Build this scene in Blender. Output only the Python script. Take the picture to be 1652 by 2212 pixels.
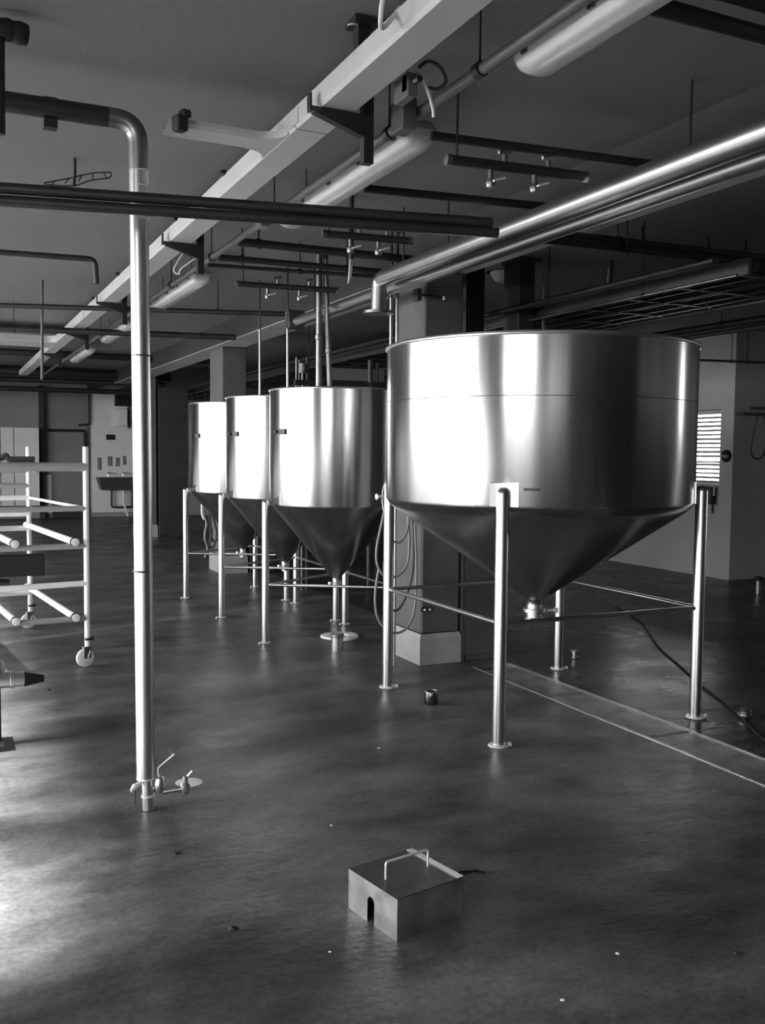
import bpy, bmesh, math, random
from mathutils import Vector, Matrix

random.seed(7)
PI = math.pi
for o in list(bpy.data.objects):
    bpy.data.objects.remove(o)
scene = bpy.context.scene
COL = scene.collection

# ------------------------------------------------------------------ camera
W, H = 1652, 2212
FPX = 2038.0
YAW, PITCH, ROLL = math.radians(25.27), math.radians(3.58), math.radians(0.528)
CAM = Vector((0, 0, 1.5))
_F = Vector((math.sin(YAW) * math.cos(PITCH), math.cos(YAW) * math.cos(PITCH), -math.sin(PITCH)))
_R0 = Vector((math.cos(YAW), -math.sin(YAW), 0))
_U0 = _R0.cross(_F)
_R = _R0 * math.cos(ROLL) + _U0 * math.sin(ROLL)
_U = -_R0 * math.sin(ROLL) + _U0 * math.cos(ROLL)
cd = bpy.data.cameras.new('camera')
cam = bpy.data.objects.new('camera', cd)
COL.objects.link(cam)
cam.matrix_world = Matrix(((_R.x, _U.x, -_F.x, CAM.x), (_R.y, _U.y, -_F.y, CAM.y), (_R.z, _U.z, -_F.z, CAM.z), (0, 0, 0, 1)))
cd.sensor_fit = 'VERTICAL'
cd.sensor_height = 36.0
cd.lens = 36.0 * FPX / H
cd.clip_start = 0.05
cd.clip_end = 200
scene.camera = cam

# ------------------------------------------------------------------ world, daylight, exposure
SKY = 10.0
world = bpy.data.worlds.new('overcast_sky')
scene.world = world
world.use_nodes = True
wn = world.node_tree
wn.nodes.clear()
bg = wn.nodes.new('ShaderNodeBackground')
bg.inputs[0].default_value = (1, 1, 1, 1)
bg.inputs[1].default_value = SKY
wo = wn.nodes.new('ShaderNodeOutputWorld')
wn.links.new(bg.outputs[0], wo.inputs[0])

vs = scene.view_settings
vs.view_transform = 'Standard'
vs.look = 'None'
vs.gamma = 1.0
vs.use_curve_mapping = False
vs.exposure = 1.2
scene.cycles.sample_clamp_indirect = 4.0
scene.cycles.max_bounces = 7


sun = bpy.data.lights.new('sun', 'SUN')
sun.energy = 45.0
sun.angle = math.radians(3.0)
so = bpy.data.objects.new('sun', sun)
COL.objects.link(so)
SUN_EL, SUN_AZ = math.radians(24.3), math.radians(-2.7)    # sun stands to the left, nearly square to the window wall
so.rotation_euler = Vector((math.cos(SUN_EL) * math.cos(SUN_AZ), -math.cos(SUN_EL) * math.sin(SUN_AZ), -math.sin(SUN_EL))).to_track_quat('-Z', 'Y').to_euler()
so.location = (-20, 8, 20)


def portal(name, loc, direction, sx, sy):
    l = bpy.data.lights.new(name, 'AREA')      # light portal: guides sampling of the sky through a window
    l.shape = 'RECTANGLE'
    l.size, l.size_y = sx, sy
    l.cycles.is_portal = True
    ob = bpy.data.objects.new(name, l)
    COL.objects.link(ob)
    ob.location = loc
    ob.rotation_euler = Vector(direction).to_track_quat('-Z', 'Y').to_euler()
    return ob


# left wall windows (x = -3), right wall window (x = 8.65)
LWX, LWIN = -6.0, [(2.5, 15.0), (-7.6, -1.3)]
LZ0, LZ1 = 0.85, 2.93
RWX, RW = 8.65, (8.69, 10.9)
RZ0, RZ1 = 1.14, 2.07
CEIL = 3.01
for (a, b) in LWIN:
    portal('sky_portal', (LWX - 0.22, (a + b) / 2, (LZ0 + LZ1) / 2), (1, 0, 0), b - a, LZ1 - LZ0)
portal('sky_portal', (RWX + 0.22, (RW[0] + RW[1]) / 2, (RZ0 + RZ1) / 2), (-1, 0, 0), RW[1] - RW[0], RZ1 - RZ0)
portal('sky_portal', (13.22, 3.05, 1.7), (-1, 0, 0), 0.7, 1.2)

# ------------------------------------------------------------------ helpers
def at(px, py, X=None, Y=None, Z=None):
    d = _R * ((px - W / 2) / FPX) - _U * ((py - H / 2) / FPX) + _F
    if X is not None:
        t = X / d.x
    elif Y is not None:
        t = Y / d.y
    else:
        t = (Z - CAM.z) / d.z
    return CAM + d * t


def mat(name, base=0.5, rough=0.5, metal=0.0, spec=0.5, var=0.0, vscale=4.0, vstretch=(1, 1, 1), bump=0.0, bscale=60.0,
        bstretch=(1, 1, 1), rvar=0.0, coat=0.0, aniso=0.0):
    m = bpy.data.materials.new(name)
    m.use_nodes = True
    nt = m.node_tree
    b = nt.nodes['Principled BSDF']
    b.inputs['Base Color'].default_value = (base, base, base, 1)
    b.inputs['Roughness'].default_value = rough
    b.inputs['Metallic'].default_value = metal
    b.inputs['Specular IOR Level'].default_value = spec
    b.inputs['Coat Weight'].default_value = coat
    if aniso:
        b.inputs['Anisotropic'].default_value = aniso
    tc = nt.nodes.new('ShaderNodeTexCoord')
    if var or rvar:
        mp = nt.nodes.new('ShaderNodeMapping')
        mp.inputs['Scale'].default_value = vstretch
        nt.links.new(tc.outputs['Object'], mp.inputs['Vector'])
        n = nt.nodes.new('ShaderNodeTexNoise')
        n.inputs['Scale'].default_value = vscale
        n.inputs['Detail'].default_value = 6
        n.inputs['Roughness'].default_value = 0.6
        nt.links.new(mp.outputs[0], n.inputs['Vector'])
        if var:
            r = nt.nodes.new('ShaderNodeMapRange')
            r.inputs[1].default_value, r.inputs[2].default_value = 0.3, 0.7
            r.inputs[3].default_value, r.inputs[4].default_value = base * (1 - var), base * (1 + var)
            nt.links.new(n.outputs['Fac'], r.inputs[0])
            nt.links.new(r.outputs[0], b.inputs['Base Color'])
        if rvar:
            r = nt.nodes.new('ShaderNodeMapRange')
            r.inputs[1].default_value, r.inputs[2].default_value = 0.3, 0.7
            r.inputs[3].default_value, r.inputs[4].default_value = max(0.02, rough - rvar), rough + rvar
            nt.links.new(n.outputs['Fac'], r.inputs[0])
            nt.links.new(r.outputs[0], b.inputs['Roughness'])
    if bump:
        mp2 = nt.nodes.new('ShaderNodeMapping')
        mp2.inputs['Scale'].default_value = bstretch
        nt.links.new(tc.outputs['Object'], mp2.inputs['Vector'])
        n2 = nt.nodes.new('ShaderNodeTexNoise')
        n2.inputs['Scale'].default_value = bscale
        n2.inputs['Detail'].default_value = 3
        nt.links.new(mp2.outputs[0], n2.inputs['Vector'])
        bp = nt.nodes.new('ShaderNodeBump')
        bp.inputs['Strength'].default_value = bump
        bp.inputs['Distance'].default_value = 0.01
        nt.links.new(n2.outputs['Fac'], bp.inputs['Height'])
        nt.links.new(bp.outputs[0], b.inputs['Normal'])
    return m


M = {}
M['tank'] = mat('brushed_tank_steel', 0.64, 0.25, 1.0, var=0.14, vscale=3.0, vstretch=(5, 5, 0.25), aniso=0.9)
_nt = M['tank'].node_tree
_tg = _nt.nodes.new('ShaderNodeTangent')
_tg.direction_type = 'RADIAL'
_tg.axis = 'Z'
_nt.links.new(_tg.outputs[0], _nt.nodes['Principled BSDF'].inputs['Tangent'])
_nt.nodes['Principled BSDF'].inputs['Anisotropic Rotation'].default_value = 0.25
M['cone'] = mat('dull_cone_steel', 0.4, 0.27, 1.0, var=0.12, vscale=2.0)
M['steel'] = mat('polished_pipe_steel', 0.72, 0.31, 1.0, var=0.05, vscale=1.2)
M['leg'] = mat('satin_leg_steel', 0.6, 0.28, 1.0, var=0.05, vscale=1.2)
M['foot'] = mat('bright_foot_steel', 0.9, 0.3, 0.5)
M['plate'] = mat('ground_plate_steel', 0.4, 0.32, 1.0)
M['dullsteel'] = mat('dull_steel', 0.24, 0.38, 1.0, var=0.2, vscale=6)
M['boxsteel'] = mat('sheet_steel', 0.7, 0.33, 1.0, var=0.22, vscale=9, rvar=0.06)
M['boxtop'] = mat('dimmed_sheet_steel', 0.055, 0.42, 1.0, var=0.4, vscale=11, rvar=0.06)  # same sheet steel, the top's dim reflection put into its colour
M['darkpipe'] = mat('dark_painted_pipe', 0.016, 0.45, 0.0, var=0.25, vscale=5)
M['midpipe'] = mat('grey_painted_pipe', 0.08, 0.4, 0.0, var=0.2, vscale=5)
M['black'] = mat('black_plastic', 0.012, 0.45)
M['white'] = mat('white_plastic', 0.8, 0.35)
M['traypaint'] = mat('cream_tray_paint', 0.42, 0.45, var=0.08, vscale=3)
M['hose'] = mat('grey_rubber_hose', 0.2, 0.45)
M['darkhose'] = mat('dark_rubber_hose', 0.05, 0.5)
M['cable'] = mat('white_cable', 0.6, 0.5)
M['ceiling'] = mat('ceiling_paint', 0.16, 0.9, var=0.1, vscale=0.7, bump=0.15, bscale=90)
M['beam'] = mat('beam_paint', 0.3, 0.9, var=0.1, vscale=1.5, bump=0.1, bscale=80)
M['beamface'] = mat('dark_beam_face', 0.035, 0.7, var=0.15, vscale=2)  # dark tone for the beam's left face only
M['wall'] = mat('wall_paint', 0.27, 0.8, var=0.1, vscale=1.2, bump=0.1, bscale=70)
M['walldark'] = mat('dark_rendered_wall', 0.05, 0.8, var=0.15, vscale=1.5)
M['wallwhite'] = mat('white_wall_panel', 0.7, 0.6, var=0.06, vscale=2)
M['wallgrey'] = mat('grey_wall_panel', 0.2, 0.6, var=0.1, vscale=2)
M['concrete'] = mat('column_plaster', 0.088, 0.8, var=0.18, vscale=4, bump=0.15, bscale=60)
M['plinth'] = mat('white_plinth_paint', 0.3, 0.6, var=0.12, vscale=8)
M['cabinet'] = mat('dark_cabinet_paint', 0.03, 0.5, var=0.3, vscale=3)
M['greycab'] = mat('grey_cabinet_paint', 0.07, 0.55, var=0.25, vscale=3)
M['pipedull'] = mat('dull_lagging_steel', 0.42, 0.33, 1.0, var=0.06, vscale=1.0)
M['housing'] = mat('lamp_housing_grey', 0.3, 0.5, var=0.1, vscale=6)
M['grate'] = mat('galvanised_grate', 0.6, 0.5, 1.0, var=0.3, vscale=7)
M['frame'] = mat('drain_frame_steel', 0.55, 0.4, 1.0, var=0.3, vscale=9)
M['dark'] = mat('drain_pit', 0.02, 0.8)
M['winframe'] = mat('window_frame_paint', 0.6, 0.5)
M['ground'] = mat('pale_concrete_yard', 0.2, 0.9, var=0.2, vscale=1.0)
M['slat'] = mat('grey_blind_slat', 0.3, 0.5)
M['porcelain'] = mat('dark_sink_steel', 0.06, 0.4)
M['gasket'] = mat('pale_gasket', 0.75, 0.7, var=0.2, vscale=14, bump=0.5, bscale=30)
M['dirt'] = mat('dark_crumb', 0.03, 0.8)
M['chip'] = mat('pale_chip', 0.8, 0.7)


def glass_mat(name, tint=0.95, gloss=0.12, rough=0.02):
    m = bpy.data.materials.new(name)
    m.use_nodes = True
    nt = m.node_tree
    nt.nodes.clear()
    t = nt.nodes.new('ShaderNodeBsdfTransparent')
    t.inputs[0].default_value = (tint, tint, tint, 1)
    g = nt.nodes.new('ShaderNodeBsdfGlossy')
    g.inputs['Roughness'].default_value = rough
    mx = nt.nodes.new('ShaderNodeMixShader')
    mx.inputs[0].default_value = gloss
    out = nt.nodes.new('ShaderNodeOutputMaterial')
    nt.links.new(t.outputs[0], mx.inputs[1])
    nt.links.new(g.outputs[0], mx.inputs[2])
    nt.links.new(mx.outputs[0], out.inputs[0])
    return m


M['glass'] = glass_mat('window_glass', 0.96, 0.05)
M['jarglass'] = glass_mat('dark_jar_glass', 0.25, 0.25, 0.08)


def diffuser_mat():
    m = bpy.data.materials.new('lamp_diffuser')
    m.use_nodes = True
    nt = m.node_tree
    b = nt.nodes['Principled BSDF']
    b.inputs['Base Color'].default_value = (0.72, 0.72, 0.72, 1)
    b.inputs['Roughness'].default_value = 0.18
    t = nt.nodes.new('ShaderNodeBsdfTransparent')
    t.inputs[0].default_value = (0.9, 0.9, 0.9, 1)
    mx = nt.nodes.new('ShaderNodeMixShader')
    mx.inputs[0].default_value = 0.55
    out = nt.nodes['Material Output']
    nt.links.new(t.outputs[0], mx.inputs[1])
    nt.links.new(b.outputs[0], mx.inputs[2])
    nt.links.new(mx.outputs[0], out.inputs[0])
    return m


M['diffuser'] = diffuser_mat()


def floor_mat():
    m = bpy.data.materials.new('epoxy_floor')
    m.use_nodes = True
    nt = m.node_tree
    N, L = nt.nodes, nt.links
    b = N['Principled BSDF']
    geo = N.new('ShaderNodeNewGeometry')

    def noise(scale, detail=5, stretch=(1, 1, 1), rough=0.6, rotz=0.0):
        mp = N.new('ShaderNodeMapping')
        mp.inputs['Scale'].default_value = stretch
        mp.inputs['Rotation'].default_value = (0, 0, rotz)
        L.new(geo.outputs['Position'], mp.inputs['Vector'])
        n = N.new('ShaderNodeTexNoise')
        n.inputs['Scale'].default_value = scale
        n.inputs['Detail'].default_value = detail
        n.inputs['Roughness'].default_value = rough
        L.new(mp.outputs[0], n.inputs['Vector'])
        return n.outputs['Fac']

    def rng(src, a, bb, c, d):
        r = N.new('ShaderNodeMapRange')
        for k, v in zip((1, 2, 3, 4), (a, bb, c, d)):
            r.inputs[k].default_value = v
        L.new(src, r.inputs[0])
        return r.outputs[0]

    def math_(op, a, bb):
        n = N.new('ShaderNodeMath')
        n.operation = op
        for k, v in ((0, a), (1, bb)):
            if isinstance(v, (int, float)):
                n.inputs[k].default_value = v
            else:
                L.new(v, n.inputs[k])
        return n.outputs[0]

    big = rng(noise(0.9, 4, (1.0, 1.6, 1)), 0.3, 0.7, 0.5, 1.5)
    mid = rng(noise(3.2, 6, (1, 1.5, 1)), 0.3, 0.7, 0.55, 1.45)
    fine = rng(noise(45, 3), 0.3, 0.7, 0.75, 1.25)
    col = math_('MULTIPLY', math_('MULTIPLY', big, mid), math_('MULTIPLY', fine, 0.098))
    # dark stains, plus soft mullion shadows at the left painted into the colour
    wob = noise(2.2, 2)
    sep = N.new('ShaderNodeSeparateXYZ')
    L.new(geo.outputs['Position'], sep.inputs[0])
    for (sx, sy, rx, ry, amt) in STAINS_AND_SHADE:
        dx = math_('DIVIDE', math_('SUBTRACT', sep.outputs[0], sx), rx)
        dy = math_('DIVIDE', math_('SUBTRACT', sep.outputs[1], sy), ry)
        d = math_('ADD', math_('MULTIPLY', dx, dx), math_('MULTIPLY', dy, dy))
        d = math_('ADD', d, math_('MULTIPLY', math_('SUBTRACT', wob, 0.5), 1.6))
        col = math_('MULTIPLY', col, rng(d, 0.0, 1.9, amt, 1.0))
    # pale joint strip across the floor
    dj = math_('ABSOLUTE', math_('SUBTRACT', math_('SUBTRACT', sep.outputs[1], math_('MULTIPLY', sep.outputs[0], 0.39)), 7.63), 0)
    col = math_('MULTIPLY', col, rng(dj, 0.03, 0.06, 1.55, 1.0))
    # darker base colour on the far side of the drain channel
    side = rng(sep.outputs[0], 3.69, 3.71, 1.0, 0.5)
    col = math_('MULTIPLY', col, side)
    L.new(col, b.inputs['Base Color'])
    L.new(math_('MULTIPLY', rng(noise(1.6, 6, (1, 1.4, 1)), 0.3, 0.7, 0.3, 0.52), rng(sep.outputs[0], 3.69, 3.71, 1.0, 0.72)), b.inputs['Roughness'])
    L.new(rng(sep.outputs[0], 3.69, 3.71, 0.2, 0.07), b.inputs['Specular IOR Level'])
    bp = N.new('ShaderNodeBump')
    bp.inputs['Strength'].default_value = 0.35
    bp.inputs['Distance'].default_value = 0.012
    L.new(math_('ADD', noise(7, 3, (1, 1.8, 1)), math_('MULTIPLY', noise(70, 2), 0.12)), bp.inputs['Height'])
    L.new(bp.outputs[0], b.inputs['Normal'])
    return m


STAINS_AND_SHADE = []  # dark floor ellipses: stains and painted shadow bands
for (px, py, rx, ry, amt) in ((185, 1572, 0.30, 0.22, 0.34), (640, 1590, 0.35, 0.22, 0.34), (480, 1500, 0.5, 0.16, 0.45),
                              (760, 1560, 0.4, 0.2, 0.45), (1180, 1830, 0.35, 0.3, 0.5), (600, 2080, 0.3, 0.25, 0.5),
                              (1400, 1980, 0.35, 0.3, 0.5), (100, 1790, 0.5, 0.16, 0.45)):
    p = at(px, py, Z=0)
    STAINS_AND_SHADE.append((p.x, p.y, rx, ry, amt))
M['floor'] = floor_mat()


class MB:
    def __init__(s):
        s.v, s.f = [], []

    def add(s, vs_, fs):
        n = len(s.v)
        s.v += [tuple(v) for v in vs_]
        s.f += [tuple(i + n for i in f) for f in fs]
        return s

    def box(s, c, size, rz=0.0, m=None):
        sx, sy, sz = (k / 2 for k in size)
        vs_ = []
        for x, y, z in ((-1, -1, -1), (1, -1, -1), (1, 1, -1), (-1, 1, -1), (-1, -1, 1), (1, -1, 1), (1, 1, 1), (-1, 1, 1)):
            q = Vector((x * sx, y * sy, z * sz))
            q = (m @ q) if m is not None else Matrix.Rotation(rz, 3, 'Z') @ q
            vs_.append(q + Vector(c))
        return s.add(vs_, [(0, 3, 2, 1), (4, 5, 6, 7), (0, 1, 5, 4), (1, 2, 6, 5), (2, 3, 7, 6), (3, 0, 4, 7)])

    def mm(s, a, b):
        return s.box([(a[i] + b[i]) / 2 for i in range(3)], [abs(b[i] - a[i]) for i in range(3)])

    def tube(s, pts, r, seg=12, caps=True):
        pts = [Vector(p) for p in pts]
        n = len(pts)
        rs = r if isinstance(r, (list, tuple)) else [r] * n
        tang = []
        for i in range(n):
            a = pts[max(i - 1, 0)]
            b = pts[min(i + 1, n - 1)]
            t = (b - a)
            tang.append(t.normalized() if t.length > 1e-9 else Vector((0, 0, 1)))
        ref = Vector((0, 0, 1)) if abs(tang[0].z) < 0.9 else Vector((1, 0, 0))
        u = tang[0].cross(ref).normalized()
        vs_, fs = [], []
        for i in range(n):
            u = (u - tang[i] * u.dot(tang[i])).normalized()
            w = tang[i].cross(u)
            for k in range(seg):
                a = 2 * PI * k / seg
                vs_.append(pts[i] + (u * math.cos(a) + w * math.sin(a)) * rs[i])
        for i in range(n - 1):
            for k in range(seg):
                k2 = (k + 1) % seg
                fs.append((i * seg + k, i * seg + k2, (i + 1) * seg + k2, (i + 1) * seg + k))
        if caps:
            fs.append(tuple(range(seg))[::-1])
            fs.append(tuple((n - 1) * seg + k for k in range(seg)))
        return s.add(vs_, fs)

    def lathe(s, c, prof, seg=48, axis=None, closed=False):
        c = Vector(c)
        if axis is None:
            R = Matrix.Identity(3)
        else:
            R = Vector((0, 0, 1)).rotation_difference(Vector(axis)).to_matrix()
        vs_, fs = [], []
        n = len(prof)
        for (r, z) in prof:
            for k in range(seg):
                a = 2 * PI * k / seg
                vs_.append(c + R @ Vector((r * math.cos(a), r * math.sin(a), z)))
        rows = n if closed else n - 1
        for i in range(rows):
            j = (i + 1) % n
            for k in range(seg):
                k2 = (k + 1) % seg
                fs.append((i * seg + k, i * seg + k2, j * seg + k2, j * seg + k))
        if not closed:
            if prof[0][0] > 1e-6:
                fs.append(tuple(range(seg))[::-1])
            if prof[-1][0] > 1e-6:
                fs.append(tuple((n - 1) * seg + k for k in range(seg)))
        return s.add(vs_, fs)

    def prism(s, poly, v, flip=False):
        """extrude a 3-D polygon by vector v"""
        n = len(poly)
        v = Vector(v)
        vs_ = [Vector(p) for p in poly] + [Vector(p) + v for p in poly]
        fs = [tuple(range(n))[::-1], tuple(range(n, 2 * n))]
        for i in range(n):
            j = (i + 1) % n
            fs.append((i, j, n + j, n + i))
        return s.add(vs_, fs)


ORG = {}


def tag(o, label=None, cat=None, group=None, kind=None):
    if label: o['label'] = label
    if cat: o['category'] = cat
    if group: o['group'] = group
    if kind: o['kind'] = kind
    return o


def thing(name, label, cat, loc, group=None):
    o = bpy.data.objects.new(name, None)
    o.empty_display_size = 0.1
    COL.objects.link(o)
    o.location = loc
    ORG[o.name] = Vector(loc)
    return tag(o, label, cat, group)


def obj(name, mb, m, parent=None, bevel=0.0, smooth=35, bseg=1):
    me = bpy.data.meshes.new(name)
    if parent is not None:
        org = ORG[parent.name]
    else:
        xs = [v[0] for v in mb.v]; ys = [v[1] for v in mb.v]; zs = [v[2] for v in mb.v]
        org = Vector(((min(xs) + max(xs)) / 2, (min(ys) + max(ys)) / 2, min(zs)))
    me.from_pydata([tuple(Vector(v) - org) for v in mb.v], [], mb.f)
    bm = bmesh.new()
    bm.from_mesh(me)
    bmesh.ops.recalc_face_normals(bm, faces=bm.faces)
    if bevel:
        es = [e for e in bm.edges if len(e.link_faces) == 2 and e.calc_face_angle(0) > 0.7]
        bmesh.ops.bevel(bm, geom=es, offset=bevel, segments=bseg, affect='EDGES', clamp_overlap=True)
    bm.to_mesh(me)
    bm.free()
    me.shade_smooth()
    me.set_sharp_from_angle(angle=math.radians(smooth))
    me.materials.append(M[m] if isinstance(m, str) else m)
    o = bpy.data.objects.new(name, me)
    COL.objects.link(o)
    if parent is not None:
        o.parent = parent
    else:
        o.location = org
    ORG[o.name] = org
    return o


def struct(name, mb, m, parent=None, **k):
    o = obj(name, mb, m, parent, **k)
    if parent is None:
        o['kind'] = 'structure'
    return o


def dup(root, off, label=None, group=None):
    r = root.copy()
    COL.objects.link(r)
    r.location = Vector(root.location) + Vector(off)
    ORG[r.name] = Vector(r.location)
    if label: r['label'] = label
    if group: r['group'] = group
    for ch in list(root.children):
        c = ch.copy()
        COL.objects.link(c)
        c.parent = r
        for g in list(ch.children):
            d = g.copy()
            COL.objects.link(d)
            d.parent = c
    return r


def crom(pts, n=8):
    pts = [Vector(p) for p in pts]
    out = []
    for i in range(len(pts) - 1):
        p0, p1, p2, p3 = pts[max(i - 1, 0)], pts[i], pts[i + 1], pts[min(i + 2, len(pts) - 1)]
        for k in range(n):
            t = k / n
            out.append(0.5 * ((2 * p1) + (p2 - p0) * t + (2 * p0 - 5 * p1 + 4 * p2 - p3) * t * t + (3 * p1 - p0 - 3 * p2 + p3) * t ** 3))
    out.append(pts[-1])
    return out


def elbowed(pts, r, n=6):
    """round the corners of a polyline with radius r"""
    pts = [Vector(p) for p in pts]
    out = [pts[0]]
    for i in range(1, len(pts) - 1):
        a = (pts[i - 1] - pts[i]).normalized()
        b = (pts[i + 1] - pts[i]).normalized()
        p1, p2 = pts[i] + a * r, pts[i] + b * r
        for k in range(n + 1):
            t = k / n
            out.append(p1 * (1 - t) ** 2 + pts[i] * 2 * t * (1 - t) + p2 * t * t)
    out.append(pts[-1])
    return out


# ------------------------------------------------------------------ the setting
XL, XR, Y0, Y1 = LWX, 13.0, -9.0, 22.0
DX0, DX1, DY0, DY1 = 3.38, 3.70, 0.6, 5.66     # drain slot in the floor
fl = MB()
fl.mm((XL - 0.3, Y0 - 0.3, -0.2), (DX0, Y1 + 0.3, 0))
fl.mm((DX1, Y0 - 0.3, -0.2), (XR + 0.3, Y1 + 0.3, 0))
fl.mm((DX0, DY1, -0.2), (DX1, Y1 + 0.3, 0))
fl.mm((DX0, Y0 - 0.3, -0.2), (DX1, DY0, 0))
struct('floor', fl, 'floor')
struct('ceiling', MB().mm((XL - 0.3, Y0 - 0.3, CEIL), (XR + 0.3, Y1 + 0.3, CEIL + 0.2)), 'ceiling')
struct('ground', MB().mm((-40, -40, -0.6), (50, 60, -0.25)), 'ground')

# left wall with its two window bands
wl = MB()
T = 0.3
ys = [Y0] + sorted(sum([list(w) for w in LWIN], [])) + [Y1]
wl.mm((XL - T, Y0, 0), (XL, Y1, LZ0))
wl.mm((XL - T, Y0, LZ1), (XL, Y1, CEIL))
for a, b in ((ys[0], ys[1]), (ys[2], ys[3]), (ys[4], ys[5])):
    wl.mm((XL - T, a, LZ0), (XL, b, LZ1))
struct('wall_left', wl, 'wall')
struct('wall_near', MB().mm((XL - T, Y0 - T, 0), (XR + T, Y0, CEIL)), 'walldark')
pn = struct('trim_2', MB().mm((-4.0, Y0, 0.1), (-0.45, Y0 + 0.03, 2.72)), 'wallwhite')
struct('wall_far', MB().mm((XL - T, Y1, 0), (XR + T, Y1 + T, CEIL)), 'wall')
W4 = (2.7, 3.4, 1.1, 2.3)
wq = MB().mm((XR, Y0, 0), (XR + T, 8.48, W4[2])).mm((XR, Y0, W4[3]), (XR + T, 8.48, CEIL))
wq.mm((XR, Y0, W4[2]), (XR + T, W4[0], W4[3])).mm((XR, W4[1], W4[2]), (XR + T, 8.48, W4[3]))
struct('wall_right', wq, 'wall')
wr = MB()
RC = 8.48
wr.mm((RWX, RC, 0), (RWX + T, Y1, RZ0))
wr.mm((RWX, RC, RZ1), (RWX + T, Y1, CEIL))
wr.mm((RWX, RC, RZ0), (RWX + T, RW[0], RZ1))
wr.mm((RWX, RW[1], RZ0), (RWX + T, Y1, RZ1))
wr.mm((RWX + T, RC, 0), (XR + T, RC + T, CEIL))
struct('wall_block', wr, 'wall')


def window(name, X, y0, y1, z0, z1, n, depth, side):
    w = bpy.data.objects.new(name, None)
    COL.objects.link(w)
    w.location = (X, (y0 + y1) / 2, z0)
    ORG[w.name] = Vector(w.location)
    w['kind'] = 'structure'
    t = 0.05
    f = MB()
    f.mm((X - 0.03, y0, z0), (X + 0.03, y1, z0 + t)).mm((X - 0.03, y0, z1 - t), (X + 0.03, y1, z1))
    f.mm((X - 0.03, y0, z0 + t), (X + 0.03, y0 + t, z1 - t)).mm((X - 0.03, y1 - t, z0 + t), (X + 0.03, y1, z1 - t))
    obj('window_frame', f, 'winframe', w)
    for k in range(1, n):
        y = y0 + (y1 - y0) * k / n
        obj('mullion', MB().mm((X - 0.025, y - 0.025, z0 + t), (X + 0.025, y + 0.025, z1 - t)), 'winframe', w)
    for k in range(n):
        a = y0 + (y1 - y0) * k / n + 0.03
        b = y0 + (y1 - y0) * (k + 1) / n - 0.03
        obj('pane', MB().mm((X - 0.003, a, z0 + t), (X + 0.003, b, z1 - t)), 'glass', w)
    return w


window('window_1', LWX - 0.15, LWIN[0][0], LWIN[0][1], LZ0, LZ1, 8, 0.3, 1)
window('window_2', LWX - 0.15, LWIN[1][0], LWIN[1][1], LZ0, LZ1, 4, 0.3, 1)
window('window_4', XR + 0.15, W4[0], W4[1], W4[2], W4[3], 2, 0.3, -1)
w3 = window('window_3', RWX + 0.15, RW[0], RW[1], RZ0, RZ1, 2, 0.3, -1)

# horizontal blind in the right-hand window
bl = thing('window_blind', 'white horizontal slat blind in the small bright window beyond the big tank', 'blind', (RWX + 0.06, RW[0] + 0.3, RZ0))
obj('head_rail', MB().mm((RWX + 0.03, RW[0] + 0.02, RZ1 - 0.05), (RWX + 0.09, RW[1] - 0.02, RZ1 - 0.01)), 'slat', bl)
sl = None
for k in range(16):
    z = RZ0 + 0.04 + k * 0.053
    if k in (5,):
        z -= 0.02
    mr = Matrix.Rotation(math.radians(33 + 6 * math.sin(k * 2.1)), 3, 'Y')
    b_ = MB().box((RWX + 0.06, (RW[0] + RW[1]) / 2, z), (0.045, RW[1] - RW[0] - 0.06, 0.0022), m=mr)
    obj('slat', b_, 'slat', bl)
for yy in (RW[0] + 0.12, RW[0] + 0.9, RW[1] - 0.15):
    obj('ladder_cord', MB().tube([(RWX + 0.044, yy, RZ0 + 0.03), (RWX + 0.044, yy, RZ1 - 0.04)], 0.002, 6), 'cable', bl)

# ceiling beam along the column row
BX0, BX1, BZ = 3.07, 3.41, 2.77
bm_ = struct('ceiling_beam', MB().mm((BX0, Y0, BZ), (BX1, Y1, CEIL)), 'beam')
obj('dark_face_sheet', MB().mm((BX0 - 0.012, Y0, BZ + 0.01), (BX0 - 0.0005, Y1, CEIL)), 'beamface', bm_)  # thin sheet added only to darken the beam's left face

# columns with white plinth, each carrying a narrow cabinet on its right
def column(name, x0, x1, y0, y1):
    c = bpy.data.objects.new(name, None)
    COL.objects.link(c)
    c.location = ((x0 + x1) / 2, (y0 + y1) / 2, 0)
    ORG[c.name] = Vector(c.location)
    c['kind'] = 'structure'
    obj('shaft', MB().mm((x0, y0, 0.22), (x1, y1, BZ)), 'concrete', c, bevel=0.012)
    pb = MB().mm((x0 - 0.012, y0 - 0.012, 0.0), (x1 + 0.012, y1 + 0.012, 0.19))
    pb.add([(x0 - .012, y0 - .012, .19), (x1 + .012, y0 - .012, .19), (x1 + .012, y1 + .012, .19), (x0 - .012, y1 + .012, .19),
            (x0, y0, .22), (x1, y0, .22), (x1, y1, .22), (x0, y1, .22)],
           [(0, 1, 5, 4), (1, 2, 6, 5), (2, 3, 7, 6), (3, 0, 4, 7)])
    obj('plinth', pb, 'plinth', c)
    return c


column('column', 3.075, 3.385, 5.86, 6.34)
column('column', 3.14, 3.45, 11.24, 11.80)
column('column', 3.14, 3.45, 16.5, 17.0)

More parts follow.
